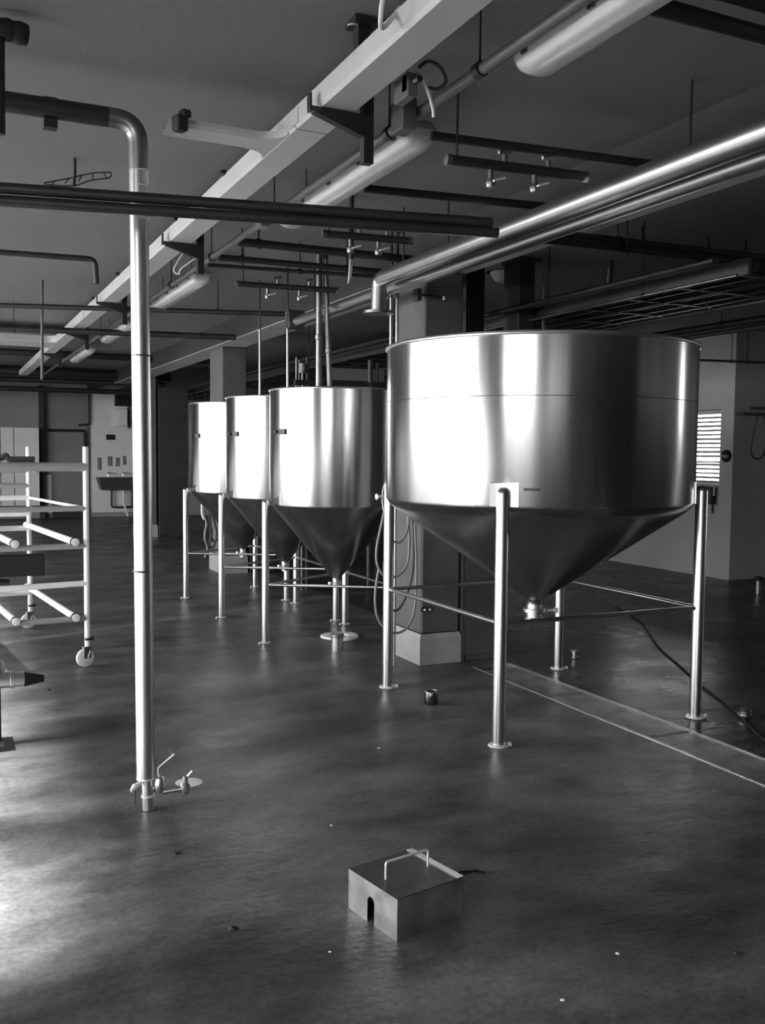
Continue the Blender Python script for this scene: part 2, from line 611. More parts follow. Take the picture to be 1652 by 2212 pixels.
# floor drain: pit, frame (structure) and lift-out grates
pit = MB()
pit.mm((DX0, DY0, -0.15), (DX1, DY1, -0.13))
struct('drain_pit', pit, 'dark')
fr = MB()
for x in (DX0, DX1):
    s_ = 1 if x == DX0 else -1
    fr.mm((min(x, x + s_ * 0.018), DY0, -0.06), (max(x, x + s_ * 0.018), DY1, 0.006))
fr.mm((DX0, DY1 - 0.012, -0.06), (DX1, DY1, 0.006))
struct('trim_1', fr, 'frame', bevel=0.002)
GL = 0.905
glabels = ['steel drain grate farthest back, its end at the dark open pit', 'steel drain grate between the farthest one and the seam by the right tank leg',
           'steel drain grate running off the right edge of the picture', 'nearest steel drain grate in the floor channel']
gy = 5.53
glen = [0.752, 0.895, 0.895, 0.895]
for gi in range(4):
    a, b = gy - glen[gi], gy
    gy = a - 0.018
    g = thing('drain_grate', glabels[gi], 'drain grate', ((DX0 + DX1) / 2, (a + b) / 2, -0.03), 'drain grates in the floor channel')
    f = MB()
    f.mm((DX0 + 0.022, a, -0.03), (DX0 + 0.03, b, 0.002)).mm((DX1 - 0.03, a, -0.03), (DX1 - 0.022, b, 0.002))
    f.mm((DX0 + 0.03, a, -0.03), (DX1 - 0.03, a + 0.005, 0.002)).mm((DX0 + 0.03, b - 0.005, -0.03), (DX1 - 0.03, b, 0.002))
    obj('rim_frame', f, 'grate', g)
    bars = MB()
    nb = int((b - a - 0.01) / 0.0165)
    for k in range(1, nb):
        y = a + 0.005 + (b - a - 0.01) * k / nb
        bars.mm((DX0 + 0.03, y - 0.005, -0.02), (DX1 - 0.03, y + 0.005, 0.0015))
    o = obj('grid_bars', bars, 'grate', g)
    o['kind'] = 'stuff'
    rods = MB()
    for xx in (0.09, 0.16, 0.23):
        rods.tube([(DX0 + xx, a + 0.004, -0.022), (DX0 + xx, b - 0.004, -0.022)], 0.004, 6)
    obj('support_rod', rods, 'grate', g)

# ------------------------------------------------------------------ big cone bottom tank
BC = Vector((3.25, 4.72, 0))
BR = 0.905
BZ0, BZ1 = 1.225, 2.112
t = thing('cone_bottom_tank', 'largest brushed steel cone-bottomed tank on four legs, in front of the column', 'tank', BC)
obj('shell', MB().lathe(BC, [(BR - 0.004, BZ1), (BR, BZ1), (BR, BZ0 + 0.012), (BR - 0.008, BZ0), (BR - 0.012, BZ0), (BR - 0.012, BZ1 - 0.01)], 128, closed=True), 'tank', t)
rim = [(BR + 0.001 + 0.011 * math.cos(a), BZ1 + 0.011 * math.sin(a)) for a in [2 * PI * k / 10 for k in range(10)]]
obj('rim', MB().lathe(BC, rim, 128, closed=True), 'steel', t)
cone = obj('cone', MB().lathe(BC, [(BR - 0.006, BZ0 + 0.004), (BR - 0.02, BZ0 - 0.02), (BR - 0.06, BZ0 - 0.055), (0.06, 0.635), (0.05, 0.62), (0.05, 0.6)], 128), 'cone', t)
ol = obj('outlet', MB().lathe(BC, [(0.048, 0.61), (0.048, 0.575), (0.068, 0.572), (0.068, 0.552), (0.05, 0.549), (0.05, 0.52), (0.06, 0.517), (0.06, 0.505), (0.03, 0.505), (0.03, 0.53)], 32), 'steel', t)
obj('clamp_nut', MB().tube([BC + Vector((0.065, -0.03, 0.56)), BC + Vector((0.12, -0.05, 0.56))], 0.009, 8).lathe(BC + Vector((0.12, -0.05, 0.56)), [(0.016, -0.012), (0.016, 0.012)], 8, axis=(1, -0.4, 0)), 'foot', ol)
obj('girth_seam', MB().lathe(BC, [(BR + 0.0005, 1.795), (BR + 0.0016, 1.7965), (BR + 0.0005, 1.798)], 128), 'dullsteel', t)
corners = [(-1, -1), (-1, 1), (1, -1), (1, 1)]
LH = 0.648
LR = 0.034
for sx, sy in corners:
    p = BC + Vector((sx * LH, sy * LH, 0))
    out = Vector((sx, sy, 0)).normalized()
    q = BC + out * (BR + LR * 0.95)
    prof = [(LR, 0.01), (LR, 1.30), (LR * 0.92, 1.312), (LR * 0.7, 1.324), (LR * 0.35, 1.331), (0.0, 1.333)]
    lg = obj('leg', MB().lathe(q, prof, 28), 'leg', t)
    obj('foot', MB().lathe(q, [(0.052, 0.0), (0.055, 0.004), (0.05, 0.011), (0.036, 0.013)], 28), 'foot', lg)
    obj('foot_bolt', MB().lathe(q + Vector((0.055, -0.02, 0.0)), [(0.012, 0.0), (0.012, 0.012), (0.006, 0.02)], 8), 'foot', lg)
    # doubler plate following the curve of the shell
    pl = MB()
    a0 = math.atan2(out.y, out.x)
    da = 0.075 / BR
    n = 8
    vs_, fs = [], []
    for k in range(n + 1):
        a = a0 - da + 2 * da * k / n
        for (rr, z) in ((BR + 0.001, 1.232), (BR + 0.007, 1.232), (BR + 0.007, 1.352), (BR + 0.001, 1.354)):
            vs_.append((BC.x + rr * math.cos(a), BC.y + rr * math.sin(a), z))
    for k in range(n):
        for j in range(4):
            j2 = (j + 1) % 4
            fs.append((k * 4 + j, k * 4 + j2, (k + 1) * 4 + j2, (k + 1) * 4 + j))
    fs += [(0, 1, 2, 3), tuple(n * 4 + j for j in range(4))]
    obj('mounting_plate', pl.add(vs_, fs), 'plate', t)
legp = [BC + Vector((sx, sy, 0)).normalized() * (BR + LR * 0.95) for sx, sy in corners]
for i, j in ((0, 1), (0, 2), (1, 3), (2, 3)):
    a, b = legp[i] + Vector((0, 0, 0.635)), legp[j] + Vector((0, 0, 0.635))
    d = (b - a).normalized() * (LR * 0.9)
    obj('stretcher', MB().tube([a + d, b - d], 0.0125, 14), 'leg', t)
# cooling bracket strip and small plates on the shell
def shell_plate(C_, R_, ang, z, w, h, th=0.004):
    n = 6
    da = w / 2 / R_
    vs_, fs = [], []
    for k in range(n + 1):
        a = ang - da + 2 * da * k / n
        for (rr, zz) in ((R_ + 0.0005, z - h / 2), (R_ + th, z - h / 2), (R_ + th, z + h / 2), (R_ + 0.0005, z + h / 2)):
            vs_.append((C_.x + rr * math.cos(a), C_.y + rr * math.sin(a), zz))
    for k in range(n):
        for j in range(4):
            j2 = (j + 1) % 4
            fs.append((k * 4 + j, k * 4 + j2, (k + 1) * 4 + j2, (k + 1) * 4 + j))
    fs += [(0, 1, 2, 3), tuple(n * 4 + j for j in range(4))]
    return MB().add(vs_, fs)


q = at(1132, 1062, Y=3.98)
obj('name_strip', shell_plate(BC, BR, math.atan2(3.99 - BC.y, 2.72 - BC.x), 1.322, 0.085, 0.012), 'black', t)
# ------------------------------------------------------------------ three smaller tanks in a row behind
SR, SZ0, SZ1 = 0.54, 1.085, 1.985
def small_tank(y, label):
    c = Vector((2.91, y, 0))
    t = thing('cone_bottom_tank', label, 'tank', c, 'smaller three-legged tanks standing in a row')
    obj('shell', MB().lathe(c, [(SR - 0.003, SZ1), (SR, SZ1), (SR, SZ0 + 0.01), (SR - 0.006, SZ0), (SR - 0.01, SZ0), (SR - 0.01, SZ1 - 0.008)], 96, closed=True), 'tank', t)
    obj('rim', MB().lathe(c, [(SR + 0.001 + 0.008 * math.cos(2 * PI * k / 8), SZ1 + 0.008 * math.sin(2 * PI * k / 8)) for k in range(8)], 96, closed=True), 'steel', t)
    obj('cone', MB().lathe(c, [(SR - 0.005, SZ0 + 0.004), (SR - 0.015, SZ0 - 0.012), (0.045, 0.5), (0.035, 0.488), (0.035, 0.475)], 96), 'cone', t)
    ol = obj('outlet', MB().lathe(c, [(0.03, 0.48), (0.03, 0.455), (0.045, 0.452), (0.045, 0.436), (0.03, 0.433), (0.03, 0.40), (0.02, 0.40)], 24), 'steel', t)
    obj('tap_handle', MB().tube([c + Vector((-0.03, -0.01, 0.445)), c + Vector((-0.075, -0.03, 0.45))], 0.012, 8), 'foot', ol)
    lr = 0.029
    ps = [c + Vector((0.6 * math.cos(a), 0.6 * math.sin(a), 0)) for a in (PI, PI / 3, -PI / 3)]
    for p in ps:
        lg = obj('leg', MB().lathe(p, [(lr, 0.01), (lr, 1.105), (lr * 0.9, 1.117), (lr * 0.6, 1.126), (0.0, 1.13)], 24), 'leg', t)
        obj('foot', MB().lathe(p, [(0.04, 0.0), (0.042, 0.004), (0.038, 0.010), (0.03, 0.012)], 24), 'foot', lg)
        obj('foot_bolt', MB().lathe(p + Vector((-0.05, -0.01, 0)), [(0.009, 0), (0.009, 0.012)], 8), 'foot', lg)
        o_ = (p - c).normalized()
        obj('bracket', MB().box(c + o_ * (SR + 0.017) + Vector((0, 0, 1.105)), (0.05, 0.04, 0.04), rz=math.atan2(o_.y, o_.x)), 'dullsteel', lg)
    for i, j in ((0, 1), (1, 2), (2, 0)):
        a, b = ps[i] + Vector((0, 0, 0.46)), ps[j] + Vector((0, 0, 0.46))
        d = (b - a).normalized() * lr * 0.9
        obj('stretcher', MB().tube([a + d, b - d], 0.0115, 12), 'leg', t)
    # dark sensor plate on the left flank
    a = math.radians(197)
    sp = obj('sensor_plate', shell_plate(c, SR, a, 1.655, 0.075, 0.042, 0.012), 'cabinet', t)
    obj('sensor_stub', MB().tube([c + Vector((math.cos(a - 0.11) * SR, math.sin(a - 0.11) * SR, 1.655)), c + Vector((math.cos(a - 0.11) * (SR + 0.035), math.sin(a - 0.11) * (SR + 0.035), 1.655))], 0.012, 10), 'cabinet', sp)
    return t


t3 = small_tank(7.03, 'cone-bottomed steel tank nearest to the largest tank, two pipes rising from its top')
dup(t3, (-0.005, 1.24, 0), 'middle cone-bottomed steel tank of the three smaller ones')
dup(t3, (-0.03, 2.49, 0), 'farthest cone-bottomed steel tank of the three smaller ones')

# ------------------------------------------------------------------ standpipe with floor valves
sx, sy = 0.757, 3.918
SPR = 0.0375
t = thing('standpipe', 'tall shiny steel standpipe rising from the floor and turning left under the ceiling', 'pipe', (sx, sy, 0))
hz = 2.815
pts = elbowed([(sx + 0.008, sy, 0.135), (sx + 0.003, sy, 1.4), (sx - 0.005, sy, hz), (-5.9, sy + 0.10, hz + 0.02)], 0.075, 8)
up = [p for p in pts]
obj('riser', MB().tube([(sx + 0.008, sy, 0.135), (sx + 0.003, sy, 1.4), (sx - 0.004, sy, 2.62)], SPR, 32), 'steel', t)
obj('elbow', MB().tube(elbowed([(sx - 0.004, sy, 2.62), (sx - 0.005, sy, hz), (sx - 0.12, sy + 0.004, hz)], 0.09, 8), SPR * 1.02, 24), 'dullsteel', t)
obj('overhead_run', MB().tube([(sx - 0.12, sy + 0.004, hz), (-5.9, sy + 0.12, hz + 0.015)], SPR * 1.02, 24), 'darkpipe', t)
for z in (1.005, 1.885, 2.43, 2.56, 2.62):
    obj('weld_ring', MB().lathe((sx + 0.001, sy, z), [(SPR, -0.004), (SPR + 0.0018, 0), (SPR, 0.004)], 32), 'foot' if z > 2 else 'dullsteel', t)
obj('bottom_cap', MB().lathe((sx + 0.008, sy, 0.128), [(0.0, -0.002), (SPR * 0.95, 0), (SPR * 1.02, 0.004), (SPR, 0.012)], 28), 'foot', t)
obj('drain_leg', MB().tube([(sx + 0.016, sy - 0.012, 0.003), (sx + 0.012, sy - 0.01, 0.13)], 0.0235, 24), 'steel', t)
obj('leg_clamp', MB().lathe((sx + 0.015, sy - 0.012, 0.062), [(0.0235, -0.006), (0.029, -0.003), (0.029, 0.003), (0.0235, 0.006)], 24), 'foot', t)
v = MB().tube([(sx + 0.02, sy - 0.01, 0.088), (sx + 0.075, sy - 0.02, 0.095)], 0.014, 14).lathe((sx + 0.062, sy - 0.02, 0.105), [(0.0, -0.032), (0.02, -0.03), (0.026, -0.012), (0.026, 0.012), (0.02, 0.03), (0.01, 0.034), (0.01, 0.05)], 18)
vb = obj('valve', v, 'steel', t)
obj('lever', MB().tube(elbowed([(sx + 0.055, sy - 0.02, 0.145), (sx + 0.056, sy - 0.02, 0.178), (sx + 0.118, sy - 0.045, 0.235)], 0.008, 3), 0.0045, 8), 'foot', vb)
v2 = MB().tube([(sx + 0.075, sy - 0.03, 0.075), (sx + 0.155, sy - 0.05, 0.085)], 0.011, 12).lathe((sx + 0.162, sy - 0.052, 0.088), [(0.0, -0.03), (0.016, -0.028), (0.022, -0.01), (0.022, 0.012), (0.012, 0.026), (0.012, 0.05), (0.0, 0.053)], 16)
v2.tube([(sx + 0.14, sy - 0.047, 0.084), (sx + 0.152, sy - 0.05, 0.085)], 0.018, 12)
vb2 = obj('valve', v2, 'steel', t)
obj('lever', MB().tube([(sx + 0.165, sy - 0.055, 0.13), (sx + 0.19, sy - 0.06, 0.158)], 0.005, 8), 'foot', vb2)
vb3 = obj('tap', MB().tube([(sx - 0.02, sy - 0.02, 0.12), (sx - 0.045, sy - 0.045, 0.118), (sx - 0.062, sy - 0.055, 0.105)], [0.010, 0.014, 0.006], 10), 'foot', t)
obj('tap_stem', MB().tube([(sx - 0.044, sy - 0.048, 0.115), (sx - 0.043, sy - 0.049, 0.045)], 0.0025, 6), 'black', vb3)
obj('hanger_clamp', MB().lathe((0.42, sy + 0.015, hz + 0.003), [(SPR * 1.02, -0.03), (SPR * 1.1, -0.02), (SPR * 1.1, 0.02), (SPR * 1.02, 0.03)], 20, axis=(1, -0.03, 0)).mm((0.395, sy - 0.01, hz - 0.075), (0.445, sy + 0.04, hz - 0.04)), 'darkpipe', t)
tag(obj('wet_patch', MB().lathe(at(408, 1690, Z=0.0) , [(0.0, 0.0012), (0.05, 0.0012), (0.062, 0.0)], 20), 'gasket'), 'small pale dried puddle on the floor beside the standpipe valves', 'stain')

# ------------------------------------------------------------------ sheet steel box cover on the floor
bxp = [Vector((1.201, 2.781, 0)), Vector((1.252, 2.518, 0)), Vector((1.517, 2.572, 0)), Vector((1.462, 2.834, 0))]
bc = sum(bxp, Vector()) / 4
bh = 0.1335
t = thing('box_cover', 'small sheet-steel box cover with arched cut-out lying on the floor in front', 'box', bc)
e1 = (bxp[1] - bxp[0])      # along the bright end face
e2 = (bxp[2] - bxp[1])
th = 0.003
# end face with the arched slot
def pnt(u, z): return bxp[0] + e1 * u + Vector((0, 0, z))
L1 = e1.length
ua, ub = 0.405, 0.545
rarc = (ub - ua) / 2
arc = [(0.475 - rarc * math.cos(PI * k / 10), 0.068 + rarc * L1 * math.sin(PI * k / 10)) for k in range(11)]
loop = [(0, 0), (ua, 0)] + arc + [(ub, 0), (1, 0), (1, bh), (0, bh)]
nrm = e2.normalized()
front = MB()
vs_ = [pnt(u, z) for u, z in loop] + [pnt(u, z) + nrm * th for u, z in loop]
n = len(loop)
left = [0, 1] + list(range(2, 8))
# split in strips so every polygon is convex
fs = []
arcn = len(arc)
iA = list(range(2, 2 + arcn))
i0, i1, i2, i3, i4, i5 = 0, 1, 2 + arcn, 3 + arcn, 4 + arcn, 5 + arcn
faces2 = [(i0, i1, iA[0]), (i2, i3, iA[-1])]
mid_ = len(iA) // 2
for k in range(mid_):
    faces2.append((i5, iA[k], iA[k + 1]))
faces2.append((i0, iA[0], i5))
for k in range(mid_, arcn - 1):
    faces2.append((i4, iA[k], iA[k + 1]))
faces2.append((i3, i4, iA[-1]))
faces2.append((i5, iA[mid_], i4))
fs = [tuple(f) for f in faces2] + [tuple(n + i for i in f[::-1]) for f in faces2]
for i in range(n):
    j = (i + 1) % n
    fs.append((i, j, n + j, n + i))
front.add(vs_, fs)
obj('slotted_side', front, 'boxsteel', t)
e1n = e1.normalized()
obj('side_panel', MB().prism([bxp[1], bxp[2], bxp[2] - e1n * th, bxp[1] - e1n * th], (0, 0, bh)), 'boxsteel', t)
obj('side_panel', MB().prism([bxp[2], bxp[3], bxp[3] - nrm * th, bxp[2] - nrm * th], (0, 0, bh)), 'boxsteel', t)
obj('side_panel', MB().prism([bxp[3], bxp[0], bxp[0] + e1n * th, bxp[3] + e1n * th], (0, 0, bh)), 'boxsteel', t)
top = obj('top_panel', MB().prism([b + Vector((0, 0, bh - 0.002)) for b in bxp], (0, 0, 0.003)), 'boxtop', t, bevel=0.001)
ha, hb = at(833, 1900, Z=bh), at(924, 1871, Z=bh)
obj('handle', MB().tube(elbowed([ha, ha + Vector((0, 0, 0.057)), hb + Vector((0, 0, 0.057)), hb], 0.010, 5), 0.0042, 12), 'foot', t)
obj('folded_lip', MB().prism([bxp[2] + Vector((0, 0, bh)), bxp[3] + Vector((0, 0, bh)), bxp[3] - nrm * 0.022 + Vector((0, 0, bh)), bxp[2] - nrm * 0.022 + Vector((0, 0, bh))], (0, 0, 0.003)), 'steel', t)
tag(obj('wire_offcut', MB().tube([at(990, 1884, Z=0.004), at(1022, 1880, Z=0.004), at(1048, 1884, Z=0.004)], 0.004, 6).tube([at(1000, 1889, Z=0.004), at(1030, 1878, Z=0.012)], 0.003, 6), 'black'), 'thin dark wire offcut lying on the floor behind the box cover', 'wire')

# ------------------------------------------------------------------ loose things on the floor
p = at(728, 1405, Z=0); p.y += 0.0
t = thing('pipe_stub', 'short steel pipe stub standing upright on the floor under the tank', 'pipe', (p.x, p.y, 0))
obj('tube', MB().lathe((p.x, p.y, 0), [(0.046, 0.0), (0.046, 0.13), (0.041, 0.13), (0.041, 0.004)], 28, closed=True), 'leg', t)
obj('collar', MB().lathe((p.x, p.y, 0), [(0.046, 0.1), (0.0495, 0.102), (0.0495, 0.128), (0.046, 0.131)], 28), 'dullsteel', t)
p = at(735, 1376, Z=0)
ring = MB()
for k in range(28):
    pass
prof = []
vs_, fs = [], []
sg = 36
for k in range(sg):
    a = 2 * PI * k / sg
    w1 = 1 + 0.05 * math.sin(3 * a) + random.uniform(-0.02, 0.02)
    for (rr, z) in ((0.155, 0.0), (0.152, 0.014), (0.10, 0.018), (0.07, 0.014), (0.068, 0.0)):
        vs_.append((p.x + rr * w1 * math.cos(a), p.y + rr * w1 * math.sin(a), z + (random.uniform(0, 0.004) if z > 0 else 0)))
for k in range(sg):
    k2 = (k + 1) % sg
    for j in range(5):
        j2 = (j + 1) % 5
        fs.append((k * 5 + j, k * 5 + j2, k2 * 5 + j2, k2 * 5 + j))
ring.add(vs_, fs)
tag(obj('mortar_collar', ring, 'gasket'), 'pale rough mortar ring round a floor hole behind the pipe stub', 'mortar')
p = at(931, 1521, Z=0)
t = thing('glass_jar', 'small dark glass jar standing on the floor left of the front tank leg', 'jar', (p.x, p.y, 0))
obj('glass_body', MB().lathe((p.x, p.y, 0), [(0.0, 0.0), (0.036, 0.0), (0.04, 0.006), (0.04, 0.07), (0.036, 0.08), (0.033, 0.08), (0.036, 0.07), (0.036, 0.008), (0.0, 0.006)], 24), 'jarglass', t)
obj('neck_ring', MB().lathe((p.x, p.y, 0.076), [(0.036, -0.004), (0.04, 0.0), (0.036, 0.006), (0.033, 0.0)], 24, closed=True), 'steel', t)
obj('contents', MB().lathe((p.x, p.y, 0.008), [(0.0, 0.0), (0.034, 0.0), (0.034, 0.045), (0.0, 0.05)], 20), 'dirt', t)
p = at(1608, 1550, Z=0)
t = thing('metal_cap', 'dented metal cap on the dark floor beyond the drain', 'cup', (p.x, p.y, 0))  # a pipe cap lying on the floor
obj('cap_body', MB().lathe((p.x, p.y, 0.0), [(0.034, 0.0), (0.036, 0.004), (0.036, 0.04), (0.028, 0.05), (0.0, 0.052)], 20), 'dullsteel', t)
obj('cap_flange', MB().lathe((p.x, p.y, 0.02), [(0.036, -0.006), (0.042, -0.004), (0.042, 0.004), (0.036, 0.006)], 20), 'leg', t)
p = at(1241, 1422, Z=0)
t = thing('pipe_union', 'small steel pipe union lying beside the back leg of the largest tank', 'pipe fitting', (p.x, p.y, 0))
obj('union_body', MB().lathe((p.x, p.y, 0.0), [(0.024, 0.0), (0.03, 0.004), (0.03, 0.016), (0.022, 0.018), (0.022, 0.045), (0.034, 0.047), (0.034, 0.06), (0.02, 0.06)], 20), 'leg', t)
obj('wing_nut', MB().tube([(p.x + 0.02, p.y, 0.055), (p.x + 0.05, p.y - 0.01, 0.055)], 0.007, 8), 'leg', t)
fc = crom([at(1330, 1310, Z=0.006), at(1385, 1345, Z=0.006), at(1420, 1395, Z=0.006), at(1470, 1440, Z=0.006), at(1520, 1485, Z=0.006), at(1560, 1515, Z=0.006), at(1590, 1540, Z=0.006), at(1652, 1600, Z=0.006), at(1720, 1640, Z=0.006)], 6)
tag(obj('floor_cable', MB().tube(fc, 0.007, 8), 'black'), 'black cable snaking over the dark floor to the right of the largest tank', 'cable')
cr = [(818, 1616, 0.009, 'chip', 'tiny pale paint chip on the floor below the glass jar'), (715, 1783, 0.006, 'chip', 'tiny pale speck on the floor behind the box cover'),
      (380, 1844, 0.016, 'dirt', 'dark crumb of dirt on the floor right of the standpipe foot'), (505, 2006, 0.016, 'dirt', 'dark crumb of dirt on the floor left of the box cover'),
      (712, 2056, 0.005, 'chip', 'tiny pale speck on the floor in front of the box cover'), (1334, 2060, 0.008, 'chip', 'tiny pale chip on the floor to the right of the box cover'),
      (1215, 2160, 0.007, 'chip', 'tiny pale chip on the floor near the bottom edge'), (1590, 2060, 0.012, 'dirt', 'dark crumb on the floor at the lower right'),
      (105, 1490, 0.018, 'dirt', 'dark crumb on the floor below the black hose nozzle')]
for (px, py, r, m_, lb) in cr:
    p = at(px, py, Z=0)
    vs_, fs = [], []
    n = 7
    for k in range(n):
        a = 2 * PI * k / n
        rr = r * random.uniform(0.7, 1.2)
        vs_.append((p.x + rr * math.cos(a), p.y + rr * math.sin(a), 0.0))
    for k in range(n):
        a = 2 * PI * k / n + 0.2
        rr = r * random.uniform(0.4, 0.8)
        vs_.append((p.x + rr * math.cos(a), p.y + rr * math.sin(a), r * random.uniform(0.25, 0.5)))
    fs = [tuple(range(n))[::-1], tuple(range(n, 2 * n))] + [(k, (k + 1) % n, n + (k + 1) % n, n + k) for k in range(n)]
    tag(obj('crumb', MB().add(vs_, fs), m_), lb, 'debris')

# ------------------------------------------------------------------ cable tray with branches
TX0, TX1, TZ0, TZ1 = 1.306, 1.455, 2.78, 2.862
def tray_mesh(p0, p1, w, z0, z1, lip=0.012):
    """open trough from p0 to p1 (2-D centre line), built as a bent sheet"""
    a, b = Vector((p0[0], p0[1], 0)), Vector((p1[0], p1[1], 0))
    d = (b - a).normalized()
    s_ = Vector((-d.y, d.x, 0))
    h = w / 2
    prof = [(-h + lip, z1), (-h, z1), (-h, z0 + 0.014), (-h + 0.010, z0), (h - 0.010, z0), (h, z0 + 0.014), (h, z1), (h - lip, z1),
            (h - lip, z1 - 0.002), (h - 0.0025, z1 - 0.002), (h - 0.0025, z0 + 0.015), (h - 0.011, z0 + 0.0025), (-h + 0.011, z0 + 0.0025), (-h + 0.0025, z0 + 0.015), (-h + 0.0025, z1 - 0.002), (-h + lip, z1 - 0.002)]
    vs_ = [a + s_ * u + Vector((0, 0, z)) for u, z in prof] + [b + s_ * u + Vector((0, 0, z)) for u, z in prof]
    n = len(prof)
    return MB().add(vs_, [(i, (i + 1) % n, n + (i + 1) % n, n + i) for i in range(n)])


tcx = (TX0 + TX1) / 2
t = thing('cable_tray', 'long cream metal cable tray running the length of the ceiling', 'cable tray', (tcx, 10, TZ0))
tys = [0.9, 3.62, 6.55, 9.6, 12.0, 15.2, 17.5]
for a, b in zip(tys[:-1], tys[1:]):
    obj('tray_length', tray_mesh((tcx, a), (tcx, b - 0.006), TX1 - TX0, TZ0, TZ1), 'traypaint', t, smooth=20)
for y in tys[1:-1]:
    obj('joint_plate', MB().mm((TX0 - 0.004, y - 0.05, TZ0 + 0.012), (TX0, y + 0.05, TZ1 - 0.01)), 'traypaint', t)
# clips along the tray side
for y in (2.3, 4.62, 5.65, 7.6, 8.9):
    obj('cable_clip', MB().box((TX0 - 0.012, y, TZ1 + 0.004), (0.03, 0.05, 0.02)), 'black', t, bevel=0.004)

def branch(y0, y1, xend, label, TZ1=2.812):
    yc = (y0 + y1) / 2
    w = y1 - y0
    b = thing('branch_tray', label, 'cable tray', ((xend + TX0) / 2, yc, TZ0), 'branch trays to the left of the main tray')
    obj('tray_length', tray_mesh((xend, yc), (TX0 - 0.10, yc), w, TZ0 + 0.001, TZ1), 'traypaint', b, smooth=20)
    # flared T-piece with rounded corners
    f = MB()
    n = 8
    near = [Vector((TX0 - 0.10 + 0.10 * math.sin(PI / 2 * k / n), y0 - 0.10 * (1 - math.cos(PI / 2 * k / n)), 0)) for k in range(n + 1)]
    far = [Vector((p_.x, 2 * yc - p_.y, 0)) for p_ in near]
    vs_ = []
    for nn, ff in zip(near, far):
        for z in (TZ0 + 0.001, TZ0 + 0.004):
            vs_ += [nn + Vector((0, 0, z)), ff + Vector((0, 0, z))]
    fs = []
    for k in range(n):
        i = k * 4
        fs += [(i, i + 1, i + 5, i + 4), (i + 2, i + 3, i + 7, i + 6), (i, i + 2, i + 6, i + 4), (i + 1, i + 3, i + 7, i + 5)]
    fs += [(0, 1, 3, 2), tuple(n * 4 + q for q in (0, 1, 3, 2))]
    f.add(vs_, fs)
    for seq in (near, far):
        vs_ = []
        for p_ in seq:
            vs_ += [p_ + Vector((0, 0, TZ0 + 0.004)), p_ + Vector((0, 0, TZ1))]
        for p_ in seq:
            o_ = Vector((0, 0.0025 if seq is near else -0.0025, 0))
            vs_ += [p_ + o_ + Vector((0, 0, TZ0 + 0.004)), p_ + o_ + Vector((0, 0, TZ1))]
        m0 = 2 * (n + 1)
        fs = []
        for k in range(n):
            i = 2 * k
            fs += [(i, i + 1, i + 3, i + 2), (m0 + i, m0 + i + 1, m0 + i + 3, m0 + i + 2), (i + 1, m0 + i + 1, m0 + i + 3, i + 3)]
        f.add(vs_, fs)
    obj('flared_junction', f, 'traypaint', b, smooth=50)
    return b


branch(3.797, 3.946, 0.845, 'cream tray branching off left just above the standpipe elbow')
branch(12.0, 12.6, -5.9, 'cream tray branching off left at the far end of the room', 2.862)
tag(obj('tray_clamp', MB().box((0.885, 3.765, 2.78), (0.05, 0.05, 0.06), rz=0.3).box((0.905, 3.765, 2.82), (0.04, 0.04, 0.03), rz=0.3), 'black', bevel=0.006), 'small black clamp on the near side of the branch tray', 'clamp')

# cantilever brackets carrying the tray, hung from the ceiling
def bracket(y, label):
    b = thing('tray_bracket', label, 'bracket', (1.5, y, 2.6), 'brackets under the cable tray')
    obj('hanger_post', MB().mm((1.485, y - 0.02, 2.60), (1.525, y + 0.02, CEIL)), 'black', b)
    obj('cantilever_arm', MB().prism([(TX0 - 0.035, y - 0.018, TZ0 - 0.002), (1.486, y - 0.018, TZ0 - 0.002), (1.486, y - 0.018, TZ0 - 0.085), (TX0 - 0.02, y - 0.018, TZ0 - 0.022)], (0, 0.036, 0)), 'black', b)
    obj('end_stop', MB().mm((TX0 - 0.037, y - 0.018, TZ0 - 0.02), (TX0 - 0.031, y + 0.018, TZ0 + 0.045)), 'black', b)
    obj('ceiling_plate', MB().mm((1.45, y - 0.05, CEIL - 0.008), (1.56, y + 0.05, CEIL)), 'black', b)
    return b


for y, lb in ((3.36, 'black bracket under the cable tray, nearest to the camera'), (5.88, 'black bracket under the tray just right of the standpipe'),
              (8.5, 'black bracket under the tray just left of the standpipe'), (10.8, 'black tray bracket second from the far end'), (13.3, 'farthest black tray bracket')):
    bracket(y, lb)
t = thing('ceiling_strut', 'dark ceiling strut rising above the near part of the cable tray', 'strut', (1.375, 3.117, TZ1))
obj('post', MB().mm((1.352, 3.095, TZ1 + 0.001), (1.398, 3.14, CEIL)), 'black', t)
obj('plate', MB().mm((1.33, 3.07, CEIL - 0.022), (1.42, 3.165, CEIL - 0.0005)), 'black', t)
obj('wire_tie', MB().tube(crom([(1.35, 3.10, 2.985), (1.325, 3.08, 2.975), (1.305, 3.085, 2.97)], 5), 0.004, 6), 'cable', t)

# conduit rail beside the tray and the lamps hung along it
t = thing('conduit_rail', 'grey round conduit running beside the cable tray above the lamps', 'conduit', (1.69, 8, 2.78))
obj('conduit', MB().tube([(1.695, 0.9, 2.8), (1.69, 17.5, 2.8)], 0.021, 16), 'midpipe', t)
for y in (2.05, 2.84, 3.55, 5.0, 6.3, 7.5, 9.0, 11.0):
    obj('saddle', MB().lathe((1.69, y, 2.8), [(0.021, -0.018), (0.027, -0.018), (0.027, 0.018), (0.021, 0.018)], 16, axis=(0, 1, 0)).mm((1.687, y - 0.003, 2.822), (1.693, y + 0.003, CEIL)), 'black', t)
for y in (3.30, 5.02):
    obj('junction_box', MB().mm((1.60, y - 0.05, 2.72), (1.665, y + 0.05, 2.84)), 'midpipe', t, bevel=0.006)

